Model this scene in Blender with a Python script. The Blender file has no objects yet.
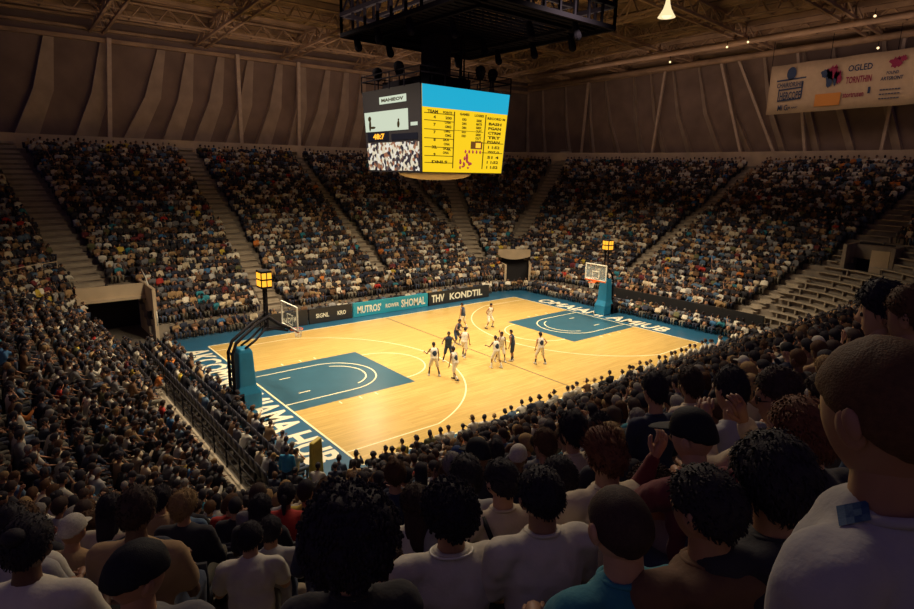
import bpy, bmesh, math, random
import numpy as np
from mathutils import Vector, Matrix, noise
random.seed(7); RNG = np.random.default_rng(7)
sc = bpy.context.scene
COL = sc.collection
PI = math.pi
R = math.radians

# ------------------------------------------------------------------ camera
CAM = Vector((-23.429, -27.364, 10.900))
YAW, PITCH, ROLL, FPX = .886, .2224, .0203, 586.52
_f = Vector((math.cos(YAW)*math.cos(PITCH), math.sin(YAW)*math.cos(PITCH), -math.sin(PITCH)))
_r = Vector((math.sin(YAW), -math.cos(YAW), 0)); _u = _r.cross(_f)
CR = _r*math.cos(ROLL) + _u*math.sin(ROLL); CU = _u*math.cos(ROLL) - _r*math.sin(ROLL); CF = _f
cam_d = bpy.data.cameras.new('camera'); cam = bpy.data.objects.new('camera', cam_d); COL.objects.link(cam)
m3 = Matrix((CR, CU, -CF)).transposed().to_4x4(); m3.translation = CAM
cam.matrix_world = m3
cam_d.sensor_width = 36; cam_d.lens = 36*FPX/914; cam_d.clip_start = .05; cam_d.clip_end = 500
sc.camera = cam
def px(p):
    d = Vector(p)-CAM; z = d.dot(CF)
    if z < .1: return (-9999, -9999, z)
    return (457+FPX*d.dot(CR)/z, 304.5-FPX*d.dot(CU)/z, z)
def ray(x, y): return CF + CR*((x-457)/FPX) - CU*((y-304.5)/FPX)

# ------------------------------------------------------------------ materials
def mat(name, col=(.5,.5,.5), rough=.7, metal=0, spec=.5, obj=False, attr=None, bump=0, bscale=30, vary=0, vscale=3, emit=None, es=1, alpha=1, trans=0, sheen=0):
    m = bpy.data.materials.new(name); m.use_nodes = True
    nt = m.node_tree; b = nt.nodes['Principled BSDF']
    b.inputs['Base Color'].default_value = (*col, 1)
    b.inputs['Roughness'].default_value = rough; b.inputs['Metallic'].default_value = metal
    b.inputs['Specular IOR Level'].default_value = spec
    if sheen: b.inputs['Sheen Weight'].default_value = sheen
    src = None
    if obj:
        n = nt.nodes.new('ShaderNodeObjectInfo'); src = n.outputs['Color']
    if attr:
        n = nt.nodes.new('ShaderNodeAttribute'); n.attribute_name = attr; src = n.outputs['Color']
    tc = nt.nodes.new('ShaderNodeTexCoord')
    if vary:
        nz = nt.nodes.new('ShaderNodeTexNoise'); nz.inputs['Scale'].default_value = vscale; nz.inputs['Detail'].default_value = 4
        nt.links.new(tc.outputs['Object'], nz.inputs['Vector'])
        mr = nt.nodes.new('ShaderNodeMapRange'); mr.inputs[1].default_value=.3; mr.inputs[2].default_value=.7
        mr.inputs[3].default_value = 1-vary; mr.inputs[4].default_value = 1+vary
        nt.links.new(nz.outputs['Fac'], mr.inputs[0])
        mx = nt.nodes.new('ShaderNodeVectorMath'); mx.operation = 'SCALE'
        if src: nt.links.new(src, mx.inputs[0])
        else: mx.inputs[0].default_value = col
        nt.links.new(mr.outputs[0], mx.inputs['Scale']); src = mx.outputs[0]
    if src: nt.links.new(src, b.inputs['Base Color'])
    if bump:
        nz = nt.nodes.new('ShaderNodeTexNoise'); nz.inputs['Scale'].default_value = bscale; nz.inputs['Detail'].default_value = 3
        nt.links.new(tc.outputs['Object'], nz.inputs['Vector'])
        bp = nt.nodes.new('ShaderNodeBump'); bp.inputs['Strength'].default_value = bump; bp.inputs['Distance'].default_value=.02
        nt.links.new(nz.outputs['Fac'], bp.inputs['Height']); nt.links.new(bp.outputs[0], b.inputs['Normal'])
    if emit:
        b.inputs['Emission Color'].default_value = (*emit, 1); b.inputs['Emission Strength'].default_value = es
    if trans:
        b.inputs['Transmission Weight'].default_value = trans
    b.inputs['Alpha'].default_value = alpha
    return m
M = {}
M['skin'] = mat('skin', rough=.55, obj=True, vary=.08, vscale=14)
M['cloth'] = mat('cloth', rough=.9, obj=True, bump=.12, bscale=60, vary=.08, vscale=9, sheen=.08)
M['hair'] = mat('hair', rough=.7, spec=.2, obj=True, bump=.25, bscale=260, vary=.2, vscale=90)
M['crowd'] = mat('crowd', rough=.85, attr='Col')
M['eye'] = mat('eye', (.03,.02,.02), rough=.2)
M['concrete'] = mat('concrete', (.24,.20,.155), rough=.9, bump=.2, bscale=8, vary=.22, vscale=1.2)
M['step'] = mat('step_concrete', (.38,.32,.24), rough=.9, bump=.2, bscale=8, vary=.15, vscale=2)
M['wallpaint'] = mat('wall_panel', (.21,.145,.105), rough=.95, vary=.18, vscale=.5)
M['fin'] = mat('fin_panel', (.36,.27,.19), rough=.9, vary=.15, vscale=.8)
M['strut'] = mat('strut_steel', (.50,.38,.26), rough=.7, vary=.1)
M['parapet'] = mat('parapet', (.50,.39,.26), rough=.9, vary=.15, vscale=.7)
M['deck'] = mat('roof_deck', (.20,.125,.065), rough=.9, vary=.3, vscale=.5)
M['purlin'] = mat('purlin_steel', (.34,.22,.12), rough=.7, vary=.25, vscale=.7)
M['darksteel'] = mat('dark_steel', (.007,.006,.012), rough=.9, spec=.05)
M['black'] = mat('black_paint', (.010,.009,.014), rough=.7, spec=.15)
M['seat'] = mat('seat_plastic', (.018,.018,.032), rough=.5)
M['blueseat'] = mat('blue_seat_plastic', (.03,.2,.34), rough=.5)
M['bluepad'] = mat('blue_pad', (.012,.20,.38), rough=.5, vary=.08, vscale=3)
M['white'] = mat('white_paint', (.8,.78,.68), rough=.5)
M['glass'] = mat('backboard_glass', (.75,.85,.85), rough=.05, alpha=.16)
M['orange'] = mat('rim_orange', (.75,.13,.02), rough=.4)
M['net'] = mat('net_cord', (.8,.78,.7), rough=.9)
M['apron'] = mat('apron_blue', (.018,.098,.19), rough=.32, vary=.1, vscale=1)
M['letter'] = mat('letter_white', (.78,.72,.55), rough=.4)
M['keyblue'] = mat('key_blue', (.030,.098,.150), rough=.30, vary=.06, vscale=1)
M['line'] = mat('line_white', (.86,.76,.48), rough=.35)
M['darkline'] = mat('line_dark', (.12,.085,.05), rough=.35)
M['boardblue'] = mat('board_blue', (.02,.30,.42), rough=.5)
M['boardblack'] = mat('board_black', (.018,.018,.02), rough=.5)
M['boardtext'] = mat('board_text', (.8,.78,.62), rough=.6)
M['arena'] = mat('arena_floor', (.10,.085,.07), rough=.75, vary=.2, vscale=.6)
M['banner'] = mat('banner_cloth', (.50,.37,.22), rough=.9, vary=.05)
M['navyink'] = mat('navy_ink', (.03,.05,.10), rough=.9)
M['maroonink'] = mat('maroon_ink', (.25,.02,.06), rough=.9)
M['orangeink'] = mat('orange_ink', (.62,.25,.05), rough=.9)
M['yellow'] = mat('yellow_vinyl', (.55,.42,.06), rough=.6, vary=.15)
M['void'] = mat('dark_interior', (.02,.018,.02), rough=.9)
def emis(name, col, s):
    return mat(name, (0,0,0), emit=col, es=s, rough=.5, spec=.1)
M['s_cyan'] = emis('screen_cyan', (.02,.52,.80), .8)
M['s_yellow'] = emis('screen_yellow', (.93,.60,.012), 1.05)
M['s_ink'] = emis('screen_ink', (.09,.05,.01), .4)
M['s_brown'] = emis('screen_brown', (.25,.10,.02), .6)
M['s_white'] = emis('screen_white', (.72,.80,.62), .85)
M['s_amber'] = emis('screen_amber', (1,.42,.03), 1.6)
M['s_black'] = emis('screen_black', (.015,.015,.03), .5)
M['lampglow'] = emis('lamp_glow', (1,.78,.42), 1.1)
M['bulb'] = emis('bulb_glow', (1,.7,.35), 2)
# wood floor: boards along x
def wood():
    m = bpy.data.materials.new('court_wood'); m.use_nodes = True; nt = m.node_tree; N = nt.nodes; L = nt.links
    b = N['Principled BSDF']; b.inputs['Roughness'].default_value = .27; b.inputs['Specular IOR Level'].default_value = .5
    tc = N.new('ShaderNodeTexCoord'); br = N.new('ShaderNodeTexBrick')
    br.inputs['Color1'].default_value = (.49,.335,.105,1); br.inputs['Color2'].default_value = (.565,.395,.132,1); br.inputs['Mortar'].default_value=(.45,.26,.08,1)
    br.inputs['Scale'].default_value = 1; br.inputs['Mortar Size'].default_value=.006; br.inputs['Brick Width'].default_value=2.4; br.inputs['Row Height'].default_value=.16
    L.new(tc.outputs['Object'], br.inputs['Vector'])
    mp = N.new('ShaderNodeMapping'); mp.inputs['Scale'].default_value = (.5, 5, 1); L.new(tc.outputs['Object'], mp.inputs[0])
    nz = N.new('ShaderNodeTexNoise'); nz.inputs['Scale'].default_value=1.5; nz.inputs['Detail'].default_value=6; L.new(mp.outputs[0], nz.inputs['Vector'])
    mr = N.new('ShaderNodeMapRange'); mr.inputs[1].default_value=.3; mr.inputs[2].default_value=.7; mr.inputs[3].default_value=.9; mr.inputs[4].default_value=1.1
    L.new(nz.outputs['Fac'], mr.inputs[0]); mx = N.new('ShaderNodeVectorMath'); mx.operation='SCALE'
    L.new(br.outputs['Color'], mx.inputs[0]); L.new(mr.outputs[0], mx.inputs['Scale']); L.new(mx.outputs[0], b.inputs['Base Color'])
    return m
M['wood'] = wood()
def crowdpic():   # the television picture of a crowd on the scoreboard's lower left screen
    m = bpy.data.materials.new('screen_crowd_picture'); m.use_nodes = True; nt = m.node_tree; N = nt.nodes; L = nt.links
    b = N['Principled BSDF']; b.inputs['Base Color'].default_value=(0,0,0,1)
    tc = N.new('ShaderNodeTexCoord'); v = N.new('ShaderNodeTexVoronoi'); v.inputs['Scale'].default_value=5.5; L.new(tc.outputs['Object'], v.inputs['Vector'])
    s = N.new('ShaderNodeSeparateColor'); L.new(v.outputs['Color'], s.inputs[0])
    cr = N.new('ShaderNodeValToRGB'); e = cr.color_ramp.elements; cr.color_ramp.interpolation='CONSTANT'
    e[0].position=0; e[0].color=(.02,.015,.03,1); e[1].position=.3; e[1].color=(.35,.14,.07,1)
    for p,c in ((.45,(.8,.7,.5,1)),(.7,(.15,.09,.07,1)),(.8,(.85,.8,.68,1))):
        x = cr.color_ramp.elements.new(p); x.color = c
    L.new(s.outputs[0], cr.inputs[0]); L.new(cr.outputs[0], b.inputs['Emission Color']); b.inputs['Emission Strength'].default_value=.9
    return m
M['s_crowd'] = crowdpic()

# ------------------------------------------------------------------ mesh helpers
class MB:
    def __init__(s): s.v = []; s.f = []
    def add(s, vs, fs):
        o = len(s.v); s.v += [tuple(v) for v in vs]; s.f += [tuple(i+o for i in f) for f in fs]; return s
    def box(s, c, h, rot=None):
        c = Vector(c); vs = []
        for x in (-1,1):
            for y in (-1,1):
                for z in (-1,1):
                    p = Vector((x*h[0], y*h[1], z*h[2]))
                    if rot is not None: p = rot @ p
                    vs.append(c+p)
        return s.add(vs, [(0,1,3,2),(4,6,7,5),(0,4,5,1),(2,3,7,6),(0,2,6,4),(1,5,7,3)])
    def quad(s, a, b, c, d): return s.add([a,b,c,d], [(0,1,2,3)])
    def prism(s, poly, vec):     # poly: list of points, extruded by vec
        n = len(poly); vec = Vector(vec)
        vs = [Vector(p) for p in poly]+[Vector(p)+vec for p in poly]
        return s.add(vs, [tuple(range(n))[::-1], tuple(range(n,2*n))]+[(i,(i+1)%n,n+(i+1)%n,n+i) for i in range(n)])
    def bar(s, a, b, w=.05, h=None):
        a = Vector(a); b = Vector(b); d = b-a
        if d.length < 1e-5: return s
        z = d.normalized(); x = z.cross(Vector((0,0,1)))
        if x.length < 1e-3: x = Vector((1,0,0))
        x.normalize(); y = z.cross(x); h = h or w
        vs = [p+x*(w/2*i)+y*(h/2*j) for p in (a,b) for i,j in ((-1,-1),(1,-1),(1,1),(-1,1))]
        return s.add(vs, [(3,2,1,0),(4,5,6,7),(0,1,5,4),(1,2,6,5),(2,3,7,6),(3,0,4,7)])
    def tube(s, pts, rad, n=8, cap=True):
        pts = [Vector(p) for p in pts]; k = len(pts)
        if not hasattr(rad, '__len__'): rad = [rad]*k
        rings = []; px_ = None
        for i,p in enumerate(pts):
            t = (pts[min(i+1,k-1)]-pts[max(i-1,0)]).normalized()
            if px_ is None:
                x = t.cross(Vector((0,0,1)))
                if x.length < .01: x = Vector((1,0,0))
            else: x = px_-t*px_.dot(t)
            x.normalize(); px_ = x; y = t.cross(x)
            rings += [p+(x*math.cos(2*PI*j/n)+y*math.sin(2*PI*j/n))*rad[i] for j in range(n)]
        fs = [(i*n+j, i*n+(j+1)%n, (i+1)*n+(j+1)%n, (i+1)*n+j) for i in range(k-1) for j in range(n)]
        if cap: fs += [tuple(range(n))[::-1], tuple(range((k-1)*n, k*n))]
        return s.add(rings, fs)
    def caps(s, a, b, ra, rb, n=10, sx=1, sy=1, M3=None):   # rounded tapered capsule, elliptical if sx, sy
        a = Vector(a); b = Vector(b); d = b-a; L = max(d.length,1e-4); t = d/L
        x = Vector((1,0,0)); x = x-t*x.dot(t)
        if x.length < .05: x = Vector((0,1,0))-t*t.y
        x.normalize(); y = t.cross(x)
        rs = []
        for q in (-90,-60,-30,0): rs.append((a+t*ra*math.sin(R(q)), ra*max(math.cos(R(q)),.001)))
        for q in (0,30,60,90): rs.append((b+t*rb*math.sin(R(q)), rb*max(math.cos(R(q)),.001)))
        vs = [c+(x*math.cos(2*PI*j/n)*sx+y*math.sin(2*PI*j/n)*sy)*r for c,r in rs for j in range(n)]
        k = len(rs)
        fs = [(i*n+j, i*n+(j+1)%n, (i+1)*n+(j+1)%n, (i+1)*n+j) for i in range(k-1) for j in range(n)]
        fs += [tuple(range(n))[::-1], tuple(range((k-1)*n, k*n))]
        return s.add(vs, fs)
    def ell(s, c, r, rot=None, nu=16, nv=10, fn=None):
        c = Vector(c); vs = []
        for i in range(nv+1):
            th = PI*i/nv
            for j in range(nu):
                ph = 2*PI*j/nu; d = Vector((math.sin(th)*math.cos(ph), math.sin(th)*math.sin(ph), math.cos(th)))
                p = fn(d) if fn else Vector((d.x*r[0], d.y*r[1], d.z*r[2]))
                if rot is not None: p = rot @ p
                vs.append(c+p)
        fs = [(i*nu+j, (i+1)*nu+j, (i+1)*nu+(j+1)%nu, i*nu+(j+1)%nu) for i in range(nv) for j in range(nu)]
        return s.add(vs, fs)
    def xf(s, mtx): s.v = [tuple(mtx @ Vector(v)) for v in s.v]; return s
    def mesh(s, name, smooth=False, merge=False):
        me = bpy.data.meshes.new(name); me.from_pydata(s.v, [], s.f); me.update()
        if merge:
            bm = bmesh.new(); bm.from_mesh(me); bmesh.ops.remove_doubles(bm, verts=bm.verts, dist=1e-5); bm.to_mesh(me); bm.free()
        if smooth: me.polygons.foreach_set('use_smooth', [True]*len(me.polygons))
        return me
    def build(s, name, m, parent=None, smooth=False, merge=False, fix=True):
        me = s.mesh(name, smooth, merge)
        if fix:
            bm = bmesh.new(); bm.from_mesh(me); bmesh.ops.recalc_face_normals(bm, faces=bm.faces); bm.to_mesh(me); bm.free()
        return link(name, me, m, parent)
def link(name, me, m=None, parent=None, mtx=None):
    o = bpy.data.objects.new(name, me); COL.objects.link(o)
    if m is not None and not me.materials: me.materials.append(m if not isinstance(m, str) else M[m])
    if parent: o.parent = parent
    if mtx is not None: o.matrix_local = mtx
    return o
def tag(o, label, cat, group=None, kind=None):
    o['label'] = label; o['category'] = cat
    if group: o['group'] = group
    if kind: o['kind'] = kind
    return o
def struct(o, label=None):
    o['kind'] = 'structure'
    if label: o['label'] = label
    return o
def thing(name, label, cat, loc=(0,0,0), rz=0, group=None):
    o = bpy.data.objects.new(name, None); COL.objects.link(o); o.empty_display_size = .1
    o.location = loc; o.rotation_euler = (0,0,rz); return tag(o, label, cat, group)
def text_mesh(txt, size, ext=.0, sx=1, bold=0):
    c = bpy.data.curves.new('t','FONT'); c.body = txt; c.size = size; c.extrude = ext; c.align_x='CENTER'; c.align_y='CENTER'; c.offset = bold; c.resolution_u = 2
    o = bpy.data.objects.new('t', c); COL.objects.link(o)
    dg = bpy.context.evaluated_depsgraph_get(); me = bpy.data.meshes.new_from_object(o.evaluated_get(dg))
    bpy.data.objects.remove(o); bpy.data.curves.remove(c)
    v = [(p.co.x*sx, p.co.y, p.co.z) for p in me.vertices]; f = [tuple(p.vertices) for p in me.polygons]
    bpy.data.meshes.remove(me); b = MB(); b.v = v; b.f = f; return b
def frame(o, xd, yd):   # matrix with local x,y axes along xd, yd at origin o
    x = Vector(xd).normalized(); y = Vector(yd).normalized(); z = x.cross(y).normalized()
    m = Matrix((x,y,z)).transposed().to_4x4(); m.translation = Vector(o); return m

# ------------------------------------------------------------------ court
HX, HY = 13.25, 9.4
fl = MB(); fl.box((0,0,-.16), (60,50,.14)); struct(fl.build('floor', 'arena'))
court = thing('basketball_court', 'light maple basketball court with blue apron, blue keys and white lines', 'basketball court')
b = MB(); b.box((.5,.4,-.008), (17.0,11.9,.012)); b.build('apron', 'apron', court)
b = MB(); b.box((0,0,.001), (HX,HY,.007)); b.build('wood_surface', 'wood', court)
def zq(b, x0,x1,y0,y1,z): b.box(((x0+x1)/2,(y0+y1)/2,z-.001),(abs(x1-x0)/2,abs(y1-y0)/2,.001))
def arc(b, cx, cy, r, a0, a1, w, z, n=40, sy=1):
    p = []
    for i in range(n+1):
        a = R(a0+(a1-a0)*i/n); c, s_ = math.cos(a), math.sin(a)
        p.append(((cx+(r-w/2)*c, cy+(r-w/2)*s_*sy, z), (cx+(r+w/2)*c, cy+(r+w/2)*s_*sy, z)))
    for i in range(n): b.quad(p[i][0], p[i][1], p[i+1][1], p[i+1][0])
KW, KX = 3.2, 6.45
for s in (-1,1):
    b = MB(); zq(b, s*HX, s*KX, -KW, KW, .010); b.build('painted_key', 'keyblue', court)
b = MB(); W = .075; z = .0125
for s in (-1,1):
    zq(b, s*(HX-.02), s*(HX+W), -HY, HY, z)
    zq(b, -HX, HX, s*(HY-.02), s*(HY+W), z)
    for t in (-1,1):
        zq(b, s*HX, s*9.6, t*2.3-W/2, t*2.3+W/2, z+.001)
        zq(b, s*HX, s*8.7, t*8.2-W/2, t*8.2+W/2, z)
        for k in (11.0, 9.9, 9.0): zq(b, s*k-.035, s*k+.035, t*(KW+.12), t*(KW+.42), z)
        zq(b, s*11.6-.5, s*11.6+.1, t*1.2-W/2, t*1.2+W/2, z+.001)
    a0 = (-90,90) if s < 0 else (90,270)
    arc(b, s*9.6, 0, 2.3, a0[0], a0[1], W, z, sy=1)
    arc(b, s*9.6, 0, 1.75, a0[0]+20, a0[1]-20, W, z)
    arc(b, s*KX, 0, 2.4, a0[0], a0[1], W, z)
    q = math.degrees(math.asin(8.2/8.7))
    arc(b, s*11.6, 0, 8.7, a0[0]+90-q, a0[1]-90+q, W, z, 64)
b.build('boundary_lines', 'line', court)
b = MB(); zq(b, -.35, -.27, -HY, HY, .0118); b.build('halfway_line', 'darkline', court)
for s, txt in ((-1,'AKCOMNI OMIAMA HUB'), (1,'OMAIAMI AMIUB')):
    t = text_mesh(txt, 1.95, bold=.055); xs = [v[0] for v in t.v]; L = max(xs)-min(xs)
    t.xf(Matrix.Diagonal(((17.6 if s<0 else 12.5)/L, 1.0, 1, 1)))
    t.xf(frame((s*14.3, .3 if s<0 else 1.0, .0075), (0,-1,0), (1,0,0)))
    t.build('apron_lettering', 'letter', court, fix=False)

# ------------------------------------------------------------------ bowl geometry
IX, IY = 18.5, 12.9
RAD = {(1,1):6.0, (-1,1):2.0, (-1,-1):1.0, (1,-1):3.0}
Z0, RISE, RUN, NR = .9, .371, .64, 30
def contour_samples():
    # list of (base point on inner contour as function of offset): ('s', x,y,nx,ny)
    out = []
    def side(p, q, n):
        L = (Vector(q)-Vector(p)).length; k = max(1, int(L/.7))
        for i in range(k): 
            t = i/k; out.append((p[0]+(q[0]-p[0])*t, p[1]+(q[1]-p[1])*t, n[0], n[1]))
    def cor(sx, sy, a0):
        r = RAD[(sx,sy)]; cx, cy = sx*(IX-r), sy*(IY-r)
        for i in range(24):
            a = R(a0+90*i/24); out.append((cx+r*math.cos(a), cy+r*math.sin(a), math.cos(a), math.sin(a)))
    side((IX,-IY+RAD[(1,-1)]), (IX, IY-RAD[(1,1)]), (1,0)); cor(1,1,0)
    side((IX-RAD[(1,1)],IY), (-IX+RAD[(-1,1)], IY), (0,1)); cor(-1,1,90)
    side((-IX,IY-RAD[(-1,1)]), (-IX,-IY+RAD[(-1,-1)]), (-1,0)); cor(-1,-1,180)
    side((-IX+RAD[(-1,-1)],-IY), (IX-RAD[(1,-1)],-IY), (0,-1)); cor(1,-1,270)
    return out
CS = contour_samples(); NC = len(CS)
def cpt(i, d):
    x,y,nx,ny = CS[i%NC]; return (x+nx*d, y+ny*d)
def bowl_d(x, y):
    sx = 1 if x > 0 else -1; sy = 1 if y > 0 else -1; r = RAD[(sx,sy)]
    ax, ay = abs(x)-(IX-r), abs(y)-(IY-r)
    if ax > 0 and ay > 0: return math.hypot(ax,ay)-r
    return max(ax, ay)-r
def floor_z(x, y):
    d = bowl_d(x,y)
    return 0 if d < 0 else Z0+RISE*min(int(d/RUN), NR)
# vomitories: (test, front) areas without terrace
def in_vomL(x, y): return -19.3 < x < -15.5 and 12.0 < y < 17.0
VC = (IX-6.0, IY-6.0)
def in_vomR(x, y):
    a = math.degrees(math.atan2(y-VC[1], x-VC[0])); r = math.hypot(x-VC[0], y-VC[1])
    return 44 < a < 66 and r < 9.2
def in_vomN(x, y): return 24.6 < x < 27.2 and -15.2 < y < -12.4
AISLES = [((-18.4,16.9),(-21.6,33.5),2.1), ((-7.5,12.8),(-7.5,33.5),1.5), ((3.1,15.5),(3.1,33.5),1.2), ((14.3,20),(14.6,33.5),1.3),
          ((14.2,15.9),(21.0,31.0),1.7), ((20.5,16.2),(36.0,23.8),1.5), ((21.5,2.8),(37.8,.6),1.3), ((18.6,-8.0),(24.0,-10.6),1.2),
          ((-18.5,-3.0),(-30,-3.0),1.2)]
def seg_d(x, y, a, b):
    ax, ay = a; bx, by = b; dx, dy = bx-ax, by-ay; t = max(0,min(1,((x-ax)*dx+(y-ay)*dy)/(dx*dx+dy*dy)))
    return math.hypot(x-ax-dx*t, y-ay-dy*t)
def in_aisle(x, y, pad=0): return any(seg_d(x,y,a,b) < w/2+pad for a,b,w in AISLES)
def in_empty(x, y):
    if x > 17.5 and y < -9.8-.28*(x-21.5):
        if 27 < x < 33 and -17.5 < y < -14.8 : return False
        return y > -26
    return False
tr = MB()
for k in range(NR+1):
    d0, d1 = k*RUN, (k+1)*RUN if k < NR else k*RUN+1.2; zk = Z0+RISE*k; zp = 0 if k == 0 else zk-RISE
    for i in range(NC):
        a, c, e, g = cpt(i,d0), cpt(i+1,d0), cpt(i+1,d1), cpt(i,d1)
        mx, my = (a[0]+c[0]+e[0]+g[0])/4, (a[1]+c[1]+e[1]+g[1])/4
        if in_vomL(mx,my) or in_vomR(mx,my) or in_vomN(mx,my): continue
        tr.quad((*a,zk),(*c,zk),(*e,zk),(*g,zk)); tr.quad((*a,zp),(*c,zp),(*c,zk),(*a,zk))
o = tr.build('terrace', 'concrete', fix=False); struct(o, 'tan concrete terraces of the seating bowl')
# stair steps in the aisles
def poly_in(px_, poly): pass
for n,(a,b,w) in enumerate(AISLES):
    sb = MB(); A = Vector((*a,0)); B = Vector((*b,0)); D = (B-A); L = D.length; D.normalize(); S = Vector((-D.y,D.x,0)); t = 0
    last = None
    rot = Matrix((D,S,Vector((0,0,1)))).transposed()
    while t < L:
        p = A+D*t; dd = bowl_d(p.x,p.y); k = int(dd/RUN)
        if dd >= 0 and k != last:
            if last is not None:
                zk = Z0+RISE*k
                sb.box((p.x-D.x*.16, p.y-D.y*.16, zk-RISE*.5-.11), (.2, w/2*.92, .11), rot)
                sb.box((p.x+D.x*.18, p.y+D.y*.18, zk+.005), (.26, w/2*.92, .02), rot)
            last = k
        t += .02
    struct(sb.build('stair_aisle', 'step'), 'pale concrete stair aisle climbing the seating bowl')
# parapet around the top of the bowl
b = MB(); d0 = (NR+1)*RUN+.3; z0, z1 = 11.0, 13.25
for i in range(NC):
    a,c = cpt(i,d0), cpt(i+1,d0); e,g = cpt(i+1,d0+.25), cpt(i,d0+.25)
    if c[0] < -26 or c[1] < -24: continue
    zt = lambda p: z1+.25*max(0,p[0]/40)
    b.add([(*a,z0),(*c,z0),(*c,zt(c)),(*a,zt(a)),(*g,z0),(*e,z0),(*e,zt(e)),(*g,zt(g))], [(0,1,2,3),(3,2,6,7),(4,7,6,5)])
struct(b.build('parapet', 'parapet', fix=False), 'tan parapet band above the top row of the bowl')
b = MB()
for i in range(NC):
    a,c = cpt(i,d0+.25), cpt(i+1,d0+.25)
    if c[0] < -26 or c[1] < -24: continue
    e,g = cpt(i+1,d0+9), cpt(i,d0+9); b.quad((*a,12.2),(*c,12.2),(*e,12.2),(*g,12.2))
struct(b.build('concourse_floor', 'concrete', fix=False))

# ------------------------------------------------------------------ walls
WY, WX = 35.4, 40.2
TYL, TYR, TXC, TXR = 21.3, 22.0, 22.3, 23.3
def wall_top_y(x): return TYL+(TYR-TYL)*(x+30)/(WX+30)
def wall_top_x(y): return TXC+(TXR-TXC)*(WY-y)/60
b = MB(); b.add([(-34,WY,11.5),(WX,WY,11.5),(WX,WY,26),(-34,WY,26),(-34,WY+.4,11.5),(WX,WY+.4,11.5),(WX,WY+.4,26),(-34,WY+.4,26)], [(0,1,2,3),(4,7,6,5),(0,4,5,1),(3,2,6,7),(0,3,7,4)])
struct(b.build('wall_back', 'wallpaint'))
b = MB(); b.add([(WX,-30,11.5),(WX,WY+.4,11.5),(WX,WY+.4,26),(WX,-30,26),(WX+.4,-30,11.5),(WX+.4,WY+.4,11.5),(WX+.4,WY+.4,26),(WX+.4,-30,26)], [(3,2,1,0),(5,6,7,4),(1,5,4,0),(7,6,2,3),(4,7,3,0)])
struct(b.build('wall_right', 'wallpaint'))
def fin(side, bot, top, w, dep, m='fin'):
    b = MB()
    for_t = []
    zb = 12.6
    if side == 'y':
        zt = wall_top_y(top); P = lambda s,dd,z: (s, WY-dd, z)
    else:
        zt = wall_top_x(top); P = lambda s,dd,z: (WX-dd, s, z)
    mid = bot+(top-bot)*.62; zm = zb+(zt-zb)*.5
    rows = [(bot,zb,1.0),(mid,zm,.85),(top,zt,.45)]
    vs = []
    for s,z,q in rows:
        vs += [P(s-.03,-.05,z), P(s,dep*q,z), P(s+w*q,.0 if False else -.05,z)]
    fs = []
    for i in range(2):
        for j in range(2): fs.append((i*3+j, i*3+j+1, i*3+j+4, i*3+j+3))
        fs.append((i*3+2, i*3, i*3+3, i*3+5))
    fs += [(0,2,1),(6,7,8)]
    b.add(vs, fs); return b.build('wall_fin', m)
FY = [(-20.5,-17.3),(-16.2,-13.2),(-12.6,-8.6),(-9.2,-6.1),(-6.5,-3.2),(-3.4,-.3),(-.2,2.8),(3.2,5.4),(5.0,8.3),(8.2,10.6),(10.5,12.8),(14.5,17),(18.5,20.5),(22,24.0),(26,27.5),(30,31),(34,34.8)]
for bt,tp in FY:
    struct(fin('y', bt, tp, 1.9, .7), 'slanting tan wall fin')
FX = [(34.5,35.2),(31,32.4),(26.5,28.3),(22.5,24.2),(18.3,21.8),(15.0,17.5),(11.8,15.2),(8.6,12.3),(5.0,9.2),(1.8,6.4),(-1.5,2.2),(-4.5,-1.5),(-7.5,-4.0),(-11,-8),(-14.5,-12)]
for bt,tp in FX:
    struct(fin('x', bt, tp, .9, .55), 'slanting tan wall fin')
for s,t in ((-13.4,-12.6),(-1.6,-1.5),(4.6,4.9),(16,16)):
    b = MB(); b.bar((s,WY-.75,12.4),(t,WY-.75,wall_top_y(s)+.2),.34); struct(b.build('wall_post','strut'))
for s,t in ((24.5,24.0),(13.9,13.0),(-.6,4.8),(2.9,6.6),(-9.2,-9.6),(-3.2,-1.0)):
    b = MB(); b.bar((WX-.7,s,12.4),(WX-.7,t,wall_top_x(s)+.2),.26); struct(b.build('wall_post','strut'))
# edge beams along the wall tops
for dz,dd,h in ((0,.5,.34),(.75,.9,.22),(1.5,1.5,.18)):
    b = MB(); b.bar((-34,WY-dd,TYL-.05+dz),(WX-dd,WY-dd,TYR+dz),.3,h); struct(b.build('edge_beam','purlin'))
    b = MB(); b.bar((WX-dd,WY-dd,TXC+dz),(WX-dd,-30,TXR+dz+.1),.3,h); struct(b.build('edge_beam','purlin'))

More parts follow.
